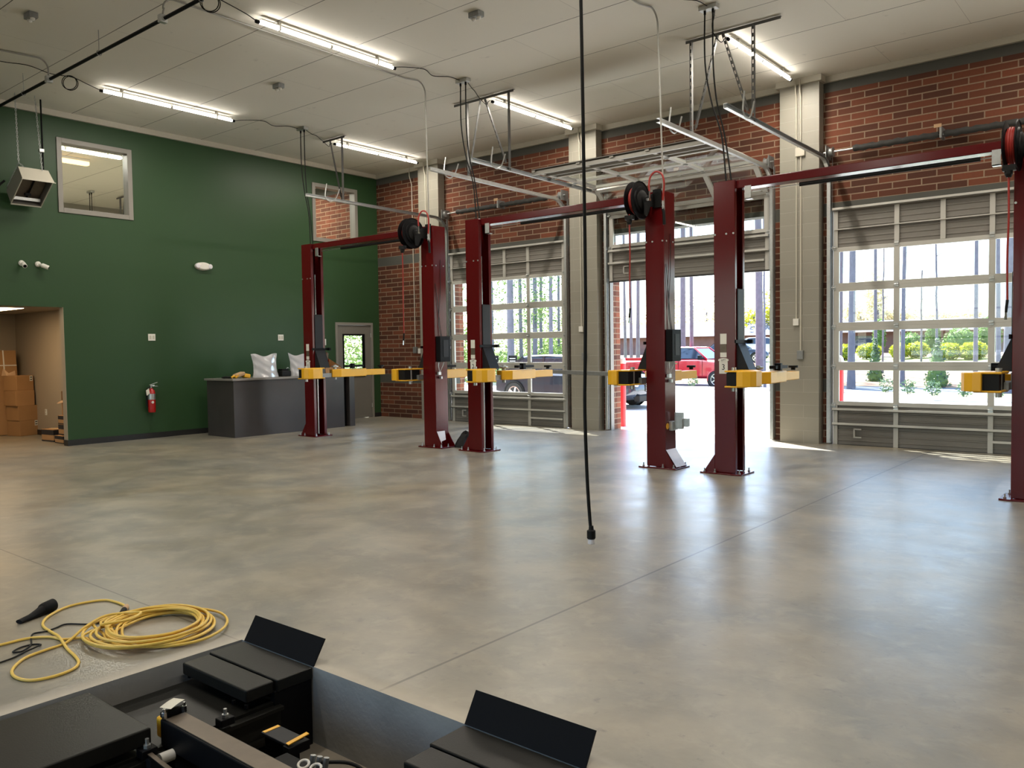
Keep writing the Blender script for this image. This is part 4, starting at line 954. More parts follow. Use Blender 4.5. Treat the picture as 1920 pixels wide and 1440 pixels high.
# ------------------------------------------------------------------ boxes in the alcove
lb = ['plain brown carton at the bottom of the alcove stack, with a white label', 'plain brown carton second from the bottom of the alcove stack, dented edge',
      'plain brown carton third from the bottom of the alcove stack', 'plain brown carton on top of the alcove stack, with a white label']
zz = 0
for k, (dy, rz, s) in enumerate(((0, .25, (.40, .40, .31)), (-.01, .22, (.41, .40, .30)), (-.05, .18, (.42, .38, .31)), (-.05, .30, (.38, .37, .30)))):
    b_ = carton('carton', lb[k], (-2.98, -7.02+dy, zz), s, rz, grp='stack of brown cartons in the alcove', tapes=False, lab=k in (0, 3)); zz += s[2]+.001
t = thing('crumpled_paper', 'torn brown packing paper sticking up from the top carton', 'paper', (-3.05, -7.14, zz))
MB().add([(-3.0, -7.28, zz), (-2.95, -7.13, zz), (-2.93, -7.15, zz+.10), (-3.0, -7.24, zz+.05), (-3.05, -7.32, zz+.15), (-3.1, -7.34, zz)], [(0, 1, 2, 3), (0, 3, 4, 5)]).build('paper_fold', M['cardboard_in'], t)
for k, (y, lab, w_, hh) in enumerate(((-7.33, 'tall flat carton tied with white strap leaning in the alcove, front one', .52, 1.74), (-7.62, 'tall flat carton leaning in the alcove, at the picture edge', .40, 1.62))):
    t = thing('flat_carton', lab, 'cardboard box', (-3.3, y+.12, 0), 'tall flat cartons in the alcove'); t.rotation_euler = (0, -.10, 0)
    MB().box(-.05, -w_/2, 0, .06, w_/2, hh).build('box_body', M['cardboard'], t, local=True, bevel=.006)
    MB().box(-.052, -.012+.02, 0, .062, .012+.02, hh+.002).build('strap', M['white_plastic'], t, local=True)
    MB().box(-.052, -w_/2-.002, hh-.32, .062, w_/2+.002, hh-.30).build('strap', M['white_plastic'], t, local=True)
    t.location.x = -3.3-.12*k
def banded(label, c, s, rz=0):
    t = carton('printed_box', label, c, s, rz, m='cardboard', grp='dark printed boxes in the alcove', tapes=False)
    x, y, _ = [k/2 for k in s]; h = s[2]
    MB().box(-x-.001, -y-.001, h*.55, x+.001, y+.001, h*.96).build('dark_band', M['print_dark'], t, local=True)
    MB().box(-x-.001, -y-.001, .002, x+.001, y+.001, h*.12).build('dark_band', M['print_dark'], t, local=True)
    MB().box(-x-.003, -.03, h*.4, x+.003, .03, h+.003).build('tape', M['tape'], t, local=True)
    return t
banded('brown box with a dark printed band on the alcove floor', (-1.2, -7.08, 0), (.42, .34, .23), .12)
banded('low dark printed box at the foot of the jamb-side stack', (-.62, -7.10, 0), (.36, .34, .14), 0)
banded('dark printed box in the middle of the jamb-side stack', (-.66, -7.04, .142), (.34, .30, .20), 0)
banded('dark printed box near the top of the jamb-side stack', (-.66, -7.04, .344), (.34, .30, .16), 0)
t = thing('open_carton', 'narrow open carton on top of the jamb-side stack, one flap sticking out', 'cardboard box', (-.66, -7.03, .506))
MB().box(-.8, -7.13, .506, -.5, -6.9, .78).build('box_body', M['cardboard'], t)
MB().add([(-.8, -7.13, .78), (-.5, -7.13, .78), (-.5, -7.30, .74), (-.8, -7.22, .73)], [(0, 1, 2, 3)]).build('flap', M['cardboard_in'], t)
MB().add([(-.8, -7.13, .78), (-.8, -6.92, .78), (-.82, -6.98, .95), (-.82, -7.12, .95)], [(0, 1, 2, 3)]).build('back_flap', M['cardboard'], t)
t = thing('outlet_plate', 'small white outlet plate on the alcove side wall', 'outlet', (-2.37, -6.81, .48))
MB().box(-2.41, -6.812, .42, -2.33, -6.80, .54).build('plate', M['white_plastic'], t, bevel=.002)
for s in (-1, 1): MB().box(-2.39, -6.815, .48+s*.028-.016, -2.35, -6.812, .48+s*.028+.016).build('socket', M['white_trim'], t)
t = thing('panel_light', 'bright recessed ceiling panel light inside the alcove', 'ceiling light', (-1.5, -8.1, 2.5))
MB().box(-2.1, -8.75, 2.485, -.9, -7.62, 2.5).build('frame', M['white_trim'], t); MB().box(-2.06, -8.71, 2.478, -.94, -7.66, 2.486).build('diffuser', M['panel_light'], t)

# ------------------------------------------------------------------ black bag at the foot of the first lift's right post
t = thing('black_bag', 'crumpled black plastic bag on the floor behind the red post foot', 'bag', (6.12, -3.55, 0))
def fb(u, v):
    a = u*2*PI; r_ = (1-v)**.55*(.17+.03*math.sin(a*3)+.02*math.sin(a*7+2)); return (6.12+r_*math.cos(a), -3.55+r_*1.1*math.sin(a), .24*v**.8*(1+.12*math.sin(a*2+1))+.002)
MB().grid(fb, 26, 10).build('bag_body', M['matt_black'], t, smooth=True)
MB().add([(6.22, -3.60, .02), (6.26, -3.52, .01), (6.16, -3.5, .20), (6.13, -3.56, .23)], [(0, 1, 2, 3)]).build('bag_flap', M['black'], t)
# ------------------------------------------------------------------ pit lift
t = thing('alignment_lift', 'black low-profile vehicle lift lying in the floor pit in the foreground', 'car lift', (12.5, -13, -.4))
def runway(dx):
    rt = MB().box(11.36+dx, -16.3, -.13, 11.955+dx, -11.06, -.11).build('runway', M['lift_black'], t)
    P_ = lambda mb, n, m='lift_black', **k: MB.build(mb, n, M[m], rt, **k)
    P_(MB().box(11.345+dx, -11.265, -.062, 11.97+dx, -11.055, -.002), 'front_plate', bevel=.006, seg=3)
    P_(MB().box(11.365+dx, -11.43, -.066, 11.955+dx, -11.275, -.004), 'rear_plate', bevel=.008, seg=3)
    P_(MB().box(11.93+dx, -11.28, -.4, 11.965+dx, -11.06, -.06).box(11.36+dx, -11.10, -.4, 11.93+dx, -11.07, -.06), 'support_frame', 'black')
    P_(MB().box(11.36+dx, -16.3, -.075, 11.965+dx, -11.90, -.002), 'deck_plate', bevel=.008, seg=3)
    P_(MB().box(11.955+dx, -16.3, -.145, 12.0+dx, -11.25, -.125).box(11.955+dx, -16.3, -.30, 11.97+dx, -11.25, -.145), 'side_rail', 'lift_black', bevel=.003)
    P_(MB().cyl((12.0+dx, -11.5, -.30), (12.0+dx, -16, -.30), .008, 8), 'hydraulic_line', 'galv_dark')
    P_(MB().box(11.97+dx, -16.3, -.27, 11.99+dx, -11.3, -.255), 'lower_rail', 'lift_black')
    fp = MB().add([(11.345+dx, -11.052, .0), (11.972+dx, -11.052, .0), (11.972+dx, -10.975, .125), (11.345+dx, -10.975, .125), (11.345+dx, -11.047, -.004), (11.972+dx, -11.047, -.004), (11.972+dx, -10.969, .122), (11.345+dx, -10.969, .122)], [(0, 1, 2, 3), (4, 5, 6, 7), (0, 1, 5, 4), (1, 2, 6, 5), (2, 3, 7, 6), (3, 0, 4, 7)])
    P_(fp, 'stop_plate', 'black')
    for y in (-11.93, -11.56):
        c = P_(MB().box(11.955+dx, y-.035, -.11, 12.01+dx, y+.035, -.075), 'clamp', 'black', bevel=.004)
        MB().lathe([(.016, -.075), (.016, -.06), (.009, -.06), (.009, -.035)], (11.985+dx, y, 0), n=6).build('bolt', M['galv'], c)
    for (x, y) in ((11.38, -11.40), (11.86, -11.44), (11.955, -11.43)): P_(MB().cyl((x+dx, y, -.09), (x+dx, y, -.07), .010, 6), 'bolt', 'black')
    return rt
runway(0); runway(1.68)
MB().box(11.40, -15.8, -.4, 11.92, -15.2, -.14).build('base_frame', M['black'], t)
# rolling jack between the runways
t = thing('rolling_jack', 'black jack beam with brown top and yellow end cap spanning the pit lift', 'jack', (12.4, -11.8, -.12))
MB().box(11.935, -11.845, -.115, 13.0, -11.735, .005).build('beam', M['black'], t, bevel=.006, seg=3)
MB().box(11.965, -11.835, .005, 13.0, -11.745, .009).build('beam_top', M['rust_steel'], t)
MB().box(11.885, -11.84, -.09, 11.935, -11.74, .003).build('yellow_cap', M['yellow'], t, bevel=.012, seg=3)
MB().box(11.925, -11.84, .008, 11.955, -11.73, .032).build('end_bracket', M['black'], t, bevel=.003)
for y in (-11.835, -11.742): MB().lathe([(.012, .008), (.012, .035), (.007, .035), (.007, .052)], (11.955, y, 0), n=6).build('bolt', M['chrome'], t)
MB().cyl((12.04, -11.905, -.12), (12.04, -11.845, -.12), .024, 18).build('roller', M['white_plastic'], t, smooth=True)
MB().bar((11.99, -11.93, -.13), (12.75, -11.96, -.16), .018, .075).build('lower_arm', M['lift_black'], t, bevel=.003)
MB().cyl((12.015, -11.945, -.13), (12.015, -11.935, -.13), .023, 18).build('pin', M['dark_metal'], t, smooth=True)
MB().bar((12.0, -11.932, -.092), (12.75, -11.962, -.122), .02, .004).build('worn_edge', M['rust_steel'], t)
MB().box(11.95, -11.80, -.115, 12.9, -11.60, -.30).build('lower_housing', M['matt_black'], t)
MB().box(12.52, -11.70, -.12, 12.72, -11.60, -.06).build('valve_block', M['black'], t, bevel=.006)
for x, y in ((12.71, -11.655), (12.775, -11.645)): MB().ring((x, y, -.03), (.2, -.3, 1), .021, .0055, 20, 8, 1.).build('o_ring', M['white_plastic'], t, smooth=True)
for k in range(3): MB().cyl((12.68+.03*k, -11.60+.01*k, -.10), (12.68+.03*k, -11.585+.01*k, -.03), .012, 10).build('hose_fitting', M['galv'], t)
MB().tube(smooth_path([(12.72, -11.58, -.05), (12.80, -11.50, -.06), (12.86, -11.47, -.10), (12.88, -11.50, -.20), (12.90, -11.60, -.3)]), .0075, 8).build('small_hose', M['matt_black'], t, smooth=True)
MB().tube(smooth_path([(12.72, -11.59, -.07), (12.82, -11.60, -.10), (12.90, -11.66, -.16), (12.96, -11.74, -.26)]), .015, 10).build('large_hose', M['matt_black'], t, smooth=True)
t = thing('paper_note', 'folded off-white paper lying on the end of the jack beam', 'paper', (11.93, -11.78, .035))
def pf(u, v): return (11.905+.07*u-.035*v, -11.83+.015*u+.085*v, .044+.006*math.sin(v*2.2)+.006*u)
g = MB().grid(pf, 6, 8); g.build('sheet', M['paper'], t, smooth=True)
t = thing('instruction_sheet', 'white paper sheet at the bottom edge on the jack', 'paper', (12.9, -11.7, 0))
MB().grid(lambda u, v: (12.80+.16*u, -11.78+.11*v, -.018+.012*math.sin(u*3)+.008*v), 6, 6).build('sheet', M['paper'], t, smooth=True)
t = thing('pad_tray', 'small black tray with yellow warning strips beside the jack beam', 'tray', (12.38, -11.5, -.12))
MB().box(12.27, -11.56, -.075, 12.46, -11.47, -.062).build('tray_plate', M['dark_metal'], t, bevel=.003)
MB().box(12.285, -11.55, -.40, 12.44, -11.48, -.075).build('stand', M['black'], t)
MB().box(12.275, -11.555, -.062, 12.295, -11.475, -.060).build('warning_strip', M['yellow'], t)
MB().bar((12.465, -11.56, -.06), (12.475, -11.46, -.045), .022, .004).build('warning_strip', M['yellow'], t)
MB().box(12.445, -11.57, -.11, 12.49, -11.46, -.068).build('tray_lip', M['black'], t, bevel=.003)

# ------------------------------------------------------------------ cords on the floor
t = thing('extension_cord', 'coiled yellow extension cord lying on the concrete floor at lower left', 'extension cord', (10.8, -11.27, 0))
rc = random.Random(3); pts = []; cx, cy = 10.80, -11.275; nl = 13; ph = 0.
for k in range(nl):
    r_ = .31+rc.uniform(-.055, .035); sh_ = rc.uniform(-.085, .075); ox, oy = .54*sh_+rc.uniform(-.02, .02), .84*sh_+rc.uniform(-.02, .02); ec = rc.uniform(.93, 1.06)
    for j in range(10):
        a = 3.6-2*PI*j/10+rc.uniform(-.03, .03); e = 1+.06*math.cos(a*2+.8)
        pts.append((cx+ox+r_*e*ec*math.cos(a), cy+oy+r_*e*math.sin(a), .0085+.0065*k*.62+rc.uniform(0, .006)))
Y1 = [(10.21, -11.17), (10.05, -11.17), (9.94, -11.21), (9.9, -11.39), (10.01, -11.56), (10.16, -11.65), (10.33, -11.67), (10.49, -11.69), (10.7, -11.73), (10.84, -11.75), (10.96, -11.78), (11.03, -11.84), (11.05, -11.94), (11.01, -12.03), (10.9, -12.06), (10.78, -12.03), (10.66, -11.93), (10.62, -11.81), (10.59, -11.69), (10.52, -11.56), (10.47, -11.42)]
Y2 = [(10.28, -12.2), (10.3, -12.08), (10.33, -11.94), (10.34, -11.8), (10.42, -11.71), (10.52, -11.68)]
head = [(10.55, -11.30, .07), (10.66, -11.30, .09), (10.73, -11.40, .09), (10.66, -11.53, .08)]
zf = lambda i, n, z=.0085: z
path = [(x, y, .0085) for x, y in Y1]+head+pts
path[19] = (*path[19][:2], .045); path[20] = (*path[20][:2], .065); path[7] = (10.49, -11.69, .02)
MB().tube(smooth_path(path, 4), .0078, 8).build('cord_coil', M['cord_yellow'], t, smooth=True)
MB().tube(smooth_path([(x, y, .0085) for x, y in Y2]+[(10.6, -11.6, .012), (10.75, -11.62, .03), (10.9, -11.58, .05)], 5), .0078, 8).build('cord_tail', M['cord_yellow'], t, smooth=True)
MB().tube([(10.20, -11.165, .012), (10.235, -11.185, .016), (10.27, -11.21, .017), (10.285, -11.222, .017)], [.010, .017, .019, .016], 12).build('cord_socket', M['cardboard_in'], t, smooth=True)
t = thing('black_power_lead', 'thin black cord plugged into the yellow cord, looping on the floor', 'power cord', (10.3, -11.6, 0))
K = [(10.31, -11.25, .018), (10.34, -11.29, .012), (10.38, -11.36), (10.37, -11.46), (10.25, -11.55), (10.27, -11.62), (10.29, -11.68), (10.27, -11.74), (10.34, -11.78), (10.45, -11.82), (10.50, -11.86), (10.53, -11.90), (10.50, -11.93), (10.46, -11.88), (10.46, -11.82), (10.50, -11.79), (10.54, -11.83, .012), (10.56, -11.90), (10.6, -11.97), (10.62, -12.05), (10.65, -12.16)]
MB().tube(smooth_path([(p[0], p[1], p[2] if len(p) > 2 else .006) for p in K], 5), .0048, 8).build('cord', M['matt_black'], t, smooth=True)
MB().tube([(10.285, -11.222, .017), (10.30, -11.235, .017), (10.325, -11.265, .015)], [.017, .016, .008], 10).build('plug', M['matt_black'], t, smooth=True)
t = thing('vacuum_nozzle', 'small black plastic crevice nozzle lying on the floor at lower left', 'nozzle', (9.93, -11.58, 0))
a, b_ = Vector((9.995, -11.72, .018)), Vector((9.90, -11.50, .036)); d = (b_-a).normalized(); sd = Vector((-d.y, d.x, 0)).normalized(); up = Vector((0, 0, 1))
rings = []
for s, w_, h_ in ((0, .024, .012), (.35, .026, .016), (.62, .030, .026), (.72, .034, .034)):
    c = a+(b_-a)*s*1.0; c.z = h_+.001; rings.append([c+sd*w_*math.cos(2*PI*k/20)+up*h_*math.sin(2*PI*k/20) for k in range(20)])
MB().loft(rings).build('flat_tip', M['black'], t, smooth=True)
c0 = a+(b_-a)*.70; c1 = a+(b_-a)*1.06; c0.z = .036; c1.z = .040
MB().loft([[c+sd*r_*math.cos(2*PI*k/20)+up*r_*math.sin(2*PI*k/20) for k in range(20)] for c, r_ in ((c0, .033), (c0.lerp(c1, .2), .037), (c1, .039), (c1, .031), (c1.lerp(c0, .5), .029))], cap=False).build('collar', M['black'], t, smooth=True)
# ------------------------------------------------------------------ outside
def gz(y):
    ks = [(0, -.02), (11, -.02), (14.5, -.0), (16.5, -.05), (17.6, -.30), (23, -.33), (25, -.12), (33, .25), (46, .78), (60, .85), (160, 1.2)]
    for (a, za), (b_, zb) in zip(ks[:-1], ks[1:]):
        if a <= y <= b_: return za+(zb-za)*(y-a)/(b_-a)
    return ks[0][1] if y < 0 else ks[-1][1]
def strip(name, y0f, y1f, material, x0=-90, x1=60, nx=30, ny=4, dz=0.):
    def f(u, v):
        x = x0+(x1-x0)*u; y = y0f(x)+(y1f(x)-y0f(x))*v; return (x, y, gz(y)+dz)
    o = MB().grid(f, nx, ny).build(name, material, smooth=True); o['kind'] = 'structure'; return o
edge = lambda x: 14.5 if x < 6.5 else max(11.6, 14.5-(x-6.5)*.85)
c_ = lambda k: (lambda x: k)
strip('ground_paving', c_(.27), edge, M['pave'], nx=150)
strip('ground_lawn_front', lambda x: edge(x)+.16, lambda x: 17.0 if x < 4 else 16.6, M['lawn'], nx=150, dz=.03)
strip('ground_street', c_(16.5), c_(24.0), M['asphalt'], ny=10)
strip('ground_lawn_back', c_(23.9), c_(31), M['mulch'], ny=6, dz=.02)
strip('ground_lawn_far', c_(31), c_(44), M['lawn'], ny=6, dz=.02)
strip('ground_far', c_(44), c_(160), M['mulch'], ny=8, dz=.02)
bx = MB().grid(lambda u, v: (-90+150*u, -90+60*v*0-19.2-(1-v)*70, -.02), 4, 4); o = bx.build('ground_behind', M['pave']); o['kind'] = 'structure'
def curbf(x, k): return edge(x)+k
cb = MB()
for k, (z, yy) in enumerate(((0, 0), )):
    n = 150; xs = [-60+90*i/n for i in range(n+1)]
    cb.loft([[(x, edge(x), -.03), (x, edge(x), .11), (x, edge(x)+.15, .11), (x, edge(x)+.15, -.03)] for x in xs])
o = cb.build('trim_11', M['curb']); o['kind'] = 'structure'
# exterior brick piers beside the openings
rb = MB()
for x in DX: rb.box(x-.66, .265, -.05, x-.07, .42, 3.4)
rb.box(-9, .265, 4.2, 19.3, .30, 6.1)
o = rb.build('wall_outer_piers', M['brick_out']); o['kind'] = 'structure'

def leaves(c, rad, n, size, rnd, mb=None, shell=.55, flat=.0):
    mb = mb or MB()
    for _ in range(n):
        while True:
            v = Vector((rnd.uniform(-1, 1), rnd.uniform(-1, 1), rnd.uniform(-1, 1))); l = v.length
            if shell < l < 1: break
        p = Vector(c)+Vector((v.x*rad[0], v.y*rad[1], v.z*rad[2]))
        a = Vector((rnd.gauss(0, 1), rnd.gauss(0, 1), rnd.gauss(0, .6))).normalized(); b_ = a.orthogonal().normalized()
        b_ = (Matrix.Rotation(rnd.uniform(0, 6.28), 3, a) @ b_); s = size*rnd.uniform(.6, 1.3)
        mb.add([p-a*s-b_*s*.0, p-b_*s*.45, p+a*s, p+b_*s*.45], [(0, 1, 2, 3)])
    return mb
def trunk_mesh(h, r, rnd, lean=.02, branches=3, z0=.5):
    mb = MB(); n = 12; pts = []; rr = []
    for i in range(n+1):
        t_ = i/n; pts.append((lean*h*t_+rnd.uniform(-.03, .03)*t_, rnd.uniform(-.03, .03)*t_, h*t_-.05)); rr.append(r*(1.25 if i == 0 else 1)*(1-.45*t_))
    mb.tube(pts, rr, 10)
    return mb, pts
# (x, y, radius, height, crown kind)
TR = [(-10.11, 16, .08, 10, 'w'), (-7.37, 14, .17, 13, 'p'), (-9.19, 17, .10, 12, 'w'), (-7.6, 16, .12, 12, 'p'), (-9.56, 19, .09, 12, 'p'), (-5.95, 15, .10, 12, 'w'), (-9.18, 20, .08, 11, 'w'), (-11.15, 15, .08, 10, 'w'),
      (-13.87, 34, .10, 15, 'n'), (-12.2, 32, .10, 15, 'n'), (-12.32, 33, .13, 16, 'n'), (-7.51, 30, .17, 17, 'n'), (-7.44, 31, .12, 16, 'n'), (-1.55, 27, .20, 17, 'n'), (.76, 22, .06, 9, 'n'),
      (1.49, 30, .10, 14, 'n'), (4.19, 23, .15, 15, 'n'), (4.08, 27, .08, 12, 'n'), (3.57, 30, .05, 7, 'n'), (5.99, 24, .09, 12, 'n'), (4.65, 33, .06, 5.2, 'n'), (7.12, 25, .06, 6.5, 'n'), (8.39, 26, .09, 13, 'n'), (9.88, 22, .09, 12, 'n'), (10.46, 20, .16, 14, 'n')]
TL = ['at the far left behind the left overhead door', 'thickest one behind the left overhead door', 'behind the left overhead door, next to the thickest trunk', 'slender, behind the parked dark car roof', 'thin, between two slender trunks over the dark car', 'leaning slightly, at the right of the left overhead door',
      'thin and far, behind the right of the left overhead door', 'at the edge behind the first red post', 'left one of three beyond the open door', 'middle one of three beyond the open door', 'right one of three beyond the open door', 'thick, behind the red pickup cab', 'behind the red pickup, right of a thicker trunk',
      'thick, at the right edge of the open door', 'very thin and crooked, at the right edge of the open door', 'at the left edge of the right overhead door', 'thickest one beyond the right overhead door', 'thin, left pane column of the right overhead door', 'very thin, beside a slightly thicker one in the left panes', 'just right of the first mullion of the right door',
      'short and bare, in the middle panes of the right door', 'short and thin, above the pointed shrub', 'slender with stubs, in the right middle panes', 'left one of the pair by the rightmost red post', 'right thick one of the pair by the rightmost red post']
for k, (x, y, r_, h, kind) in enumerate(TR):
    rnd = random.Random(100+k); z = gz(y)
    if kind == 'n' and r_ >= .07: h += 5
    t = thing('tree', ('grey tree trunk, '+TL[k])[:200], 'tree', (x, y, z), 'tall bare trunks beyond the doors' if kind == 'n' else 'trees in the wood behind the left door')
    lean = rnd.uniform(-.012, .012)
    mb, pts = trunk_mesh(h, r_, rnd, lean)
    mb.build('trunk', M['bark'], t, smooth=True, local=True)
    for j in range(4 if kind == 'n' else 5):
        zb = rnd.uniform(.45, .9)*h if h > 9 else rnd.uniform(.5, .95)*h; a = rnd.uniform(0, 6.28); l_ = rnd.uniform(.4, 1.1)
        p0 = Vector((lean*zb, 0, zb)); p1 = p0+Vector((math.cos(a), math.sin(a), .35))*l_; p2 = p1+Vector((math.cos(a+.4), math.sin(a+.4), .1))*l_*.6
        MB().tube([p0, p1, p2], [r_*.3, r_*.18, .008], 5).build('branch', M['bark'], t, local=True)
    mb = MB()
    if kind == 'n':
        if r_ < .07: continue
        leaves((lean*h, 0, h), (1.3, 1.3, 1.8), 260, .16, rnd, mb, .2)
        mb.build('crown', M['leaf_pine'], t, local=True)
    else:
        for j in range(9):
            zz_ = rnd.uniform(.22, 1.)*h; leaves((rnd.uniform(-1.1, 1.1), rnd.uniform(-.9, .9), zz_), (.8, .8, .55), 90 if kind == 'w' else 60, .085, rnd, mb, .1)
        leaves((0, 0, h), (2.2, 2.2, 2.0), 260, .2, rnd, mb, .2)
        mb.build('crown', M['leaf_wood' if kind == 'w' else 'leaf_pine'], t, local=True)
def bush(name, label, c, rad, n, size, m, grp, stem=True, cat='shrub', shell=.5, core=None):
    rnd = random.Random(int(c[0]*100)+int(c[1]*10)); t = thing(name, label, cat, (c[0], c[1], gz(c[1])), grp)
    mb = leaves((0, 0, rad[2]*1.02+c[2]), rad, n, size, rnd, None, shell); mb.build('foliage', M[m], t, local=True)
    if core:
        MB().loft([[(rad[0]*.8*s*math.cos(a), rad[1]*.8*s*math.sin(a), c[2]+rad[2]*1.02+rad[2]*.85*zz_) for a in [2*PI*i/14 for i in range(14)]] for s, zz_ in ((.4, -1.), (.9, -.6), (1, 0), (.8, .6), (.2, .95))]).build('inner_growth', M[core], t, smooth=True, local=True)
    if stem:
        for a in (0, 2.1, 4.2): MB().tube([(0, 0, -.02), (math.cos(a)*rad[0]*.5, math.sin(a)*rad[1]*.5, rad[2]*1.1+c[2])], [.014, .006], 5).build('stem', M['bark'], t, local=True)
    return t
SH = [(8.06, 13.9, 'in the left panes of the right door'), (8.85, 13.3, 'right of the first mullion'), (9.62, 12.9, 'in the middle of the right door'), (10.55, 12.35, 'in the right middle panes of the right door'), (11.35, 12.3, 'by the rightmost red post'),
      (.60, 15.4, 'between the two red posts in the open door'), (1.9, 15.9, 'partly behind red post 3'), (3.15, 15.6, 'beyond the open door under the yellow arm'), (-1.2, 15.4, 'left of the dark car front')]
for x, y, l_ in SH: bush('roadside_shrub', 'small sparse green shrub by the curb '+l_, (x, y, .06), (.23, .23, .24), 150, .05, 'leaf_shrub', 'small shrubs along the curb')
for x, y, w_, l_ in ((2.9, 41, .95, 'at the left edge'), (4.3, 42, 1.3, 'in the left panes'), (6.2, 42, 1.0, 'beside the first mullion'), (8.3, 43, 1.0, 'left of the tall cone shrub'), (9.25, 41, 1.5, 'right of the tall cone shrub, broad'), (11.9, 42, 1.2, 'behind the slender right trunk')):
    x2 = 15.41+(x-15.41)*1.0
    pass
def far(px28, y):  # keeps the bearing measured at y = 28 m
    return 15.41+(px28-15.41)*(y+13.59)/41.59
for xx, y, w_, l_ in ((2.35, 41, .8, 'at the left edge'), (3.5, 42, 1.15, 'in the left panes'), (4.85, 42, .8, 'just before the first mullion'), (5.65, 43, 1.0, 'right of the first mullion'), (6.95, 41, 1.15, 'just right of the tall cone shrub'), (7.75, 41, .6, 'left of the round green shrub'), (8.1, 42, .9, 'behind the slender right trunk')):
    bush('clipped_hedge', 'clipped yellow-green hedge mound beyond the right door, '+l_, (far(xx, y), y, 0), (w_*.72, .7, .52), 900, .09, 'leaf_yellow', 'yellow-green hedge mounds', False, 'hedge', .75, 'leaf_hedge')
for xx, y, w_, h_, l_ in ((7.45, 44, 1.1, .95, 'between two yellow mounds'), (5.3, 45, .9, .8, 'right of the first mullion'), (8.6, 45, .7, 1.3, 'tall, near the right mullion'), (6.3, 45, .45, 1.2, 'narrow, behind the tall cone shrub'), (3.95, 45, .4, 1.3, 'narrow, between two trunks')):
    bush('green_shrub', 'rounded dark green shrub beyond the right door, '+l_, (far(xx, y), y, 0), (w_, .7, h_), 800, .10, 'leaf_hedge', 'dark green shrubs', False, 'shrub', .7, 'leaf_hedge')
def cone(label, x, y, r_, h, m='leaf_shrub'):
    rnd = random.Random(int(x*10)); t = thing('cone_shrub', label, 'shrub', (x, y, gz(y)), 'cone-shaped shrubs'); mb = MB()
    for k in range(10):
        f_ = k/10; rr = r_*(1-f_)**.8; leaves((0, 0, h*(f_+.05)), (rr, rr, h*.09), int(130*(1-f_)+20), .07, rnd, mb, .5)
    mb.build('foliage', M[m], t, local=True)
    MB().loft([[(r_*.75*s*math.cos(a), r_*.75*s*math.sin(a), zz_*h) for a in [2*PI*i/12 for i in range(12)]] for s, zz_ in ((.8, 0), (1, .1), (.5, .55), (.05, .93))]).build('inner_growth', M['leaf_hedge'], t, smooth=True, local=True)
cone('dark cone-shaped shrub in the left panes of the right door', 4.45, 25.6, .42, 1.9)
cone('dark cone-shaped shrub with a wide base in the middle of the right door', 7.29, 24.2, .58, 2.0)
for i, (xx, y, w_, h_, m, l_) in enumerate(((3.1, 70, 3.5, 2.6, 'leaf_pale', 'pale green tree mass over the long roof, far left of the right door'), (4.3, 72, 3.0, 1.8, 'leaf_pale', 'low pale tree mass over the long roof, by the first mullion'), (5.6, 74, 3.2, 1.4, 'leaf_pale', 'faint pinkish tree mass right of the first mullion'),
        (7.4, 74, 2.4, 1.5, 'leaf_pale', 'faint bare tree mass in the middle of the right door'), (-5.0, 68, 5.5, 4.4, 'leaf_pale', 'pale blossoming tree mass above the red pickup truck'), (-7.8, 70, 4.5, 4.0, 'leaf_pale', 'pale tree mass left above the red pickup truck'), (-2.3, 60, 3.5, 3.0, 'leaf_yellow', 'bright green tree mass beside the thick trunk in the open door'), (-11, 66, 5, 2.2, 'leaf_pale', 'low pale tree mass behind the three trunks'), (3.9, 66, 1.6, 4.6, 'leaf_pale', 'taller pale crown high in the left panes of the right door'))):
    rnd = random.Random(50+i); x = far(xx, y); t = thing('distant_tree', l_, 'tree', (x, y, .85), 'pale distant tree masses'); mb = MB()
    base = 2.2
    for k in range(7): leaves((rnd.uniform(-.6, .6)*w_, rnd.uniform(-1, 1), base+rnd.uniform(.1, .9)*h_), (w_*.45, 1.6, h_*.4), 200, .20, rnd, mb, .2)
    mb.build('crown', M[m], t, local=True); MB().tube([(0, 0, -.1), (0, 0, base+h_*.5)], [.18, .08], 8).build('trunk', M['bark'], t, local=True)
# undergrowth of the wood behind the left door
UG = [(-12.4, 15.5, 1.9, 1.5), (-10.6, 18.0, 1.6, 1.35), (-9.0, 15.0, 1.4, 1.15), (-8.3, 18.5, 1.8, 1.5), (-6.6, 17.8, 1.5, 1.4), (-6.0, 16.5, 1.0, 1.35), (-11.5, 21, 2.4, 2.1), (-10.6, 22, 2.4, 2.2), (-9.6, 20, 1.4, 2.0), (-14.5, 18, 2.4, 2.4), (-15.0, 13.5, 2.0, 1.8), (-17.0, 10.5, 2.2, 2.2), (-8.4, 6.4, 1.5, 2.6), (-10.2, 7.8, 1.8, 3.0), (-13.5, 24.5, 3.2, 3.4), (-14.0, 27, 3.0, 3.2), (-17, 22, 3.2, 3.2), (-19, 30, 4, 4), (-18, 32, 4, 3.8)]
for k, (x, y, w_, h_) in enumerate(UG):
    bush('undergrowth_bush', 'light green woodland bush behind the left overhead door, %s' % ['at far left', 'behind the thick trunk', 'before the thick trunk', 'behind the slender trunks', 'above the dark car roof', 'right end of the panes', 'deep in the wood, left', 'deep in the wood, middle', 'deep in the wood, right', 'outside the left edge', 'seen through the grey door', 'tall one seen through the grey door', 'nearest one behind the grey door glass', 'second one behind the grey door glass', 'tall and deep, left', 'tall and deep, right', 'tall and deep, far left', 'deepest, left', 'deepest, right'][k], (x, y, -.1), (w_, 1.2, h_*.72), 1500, .085, 'leaf_wood', 'woodland bushes', True, 'bush', .25)
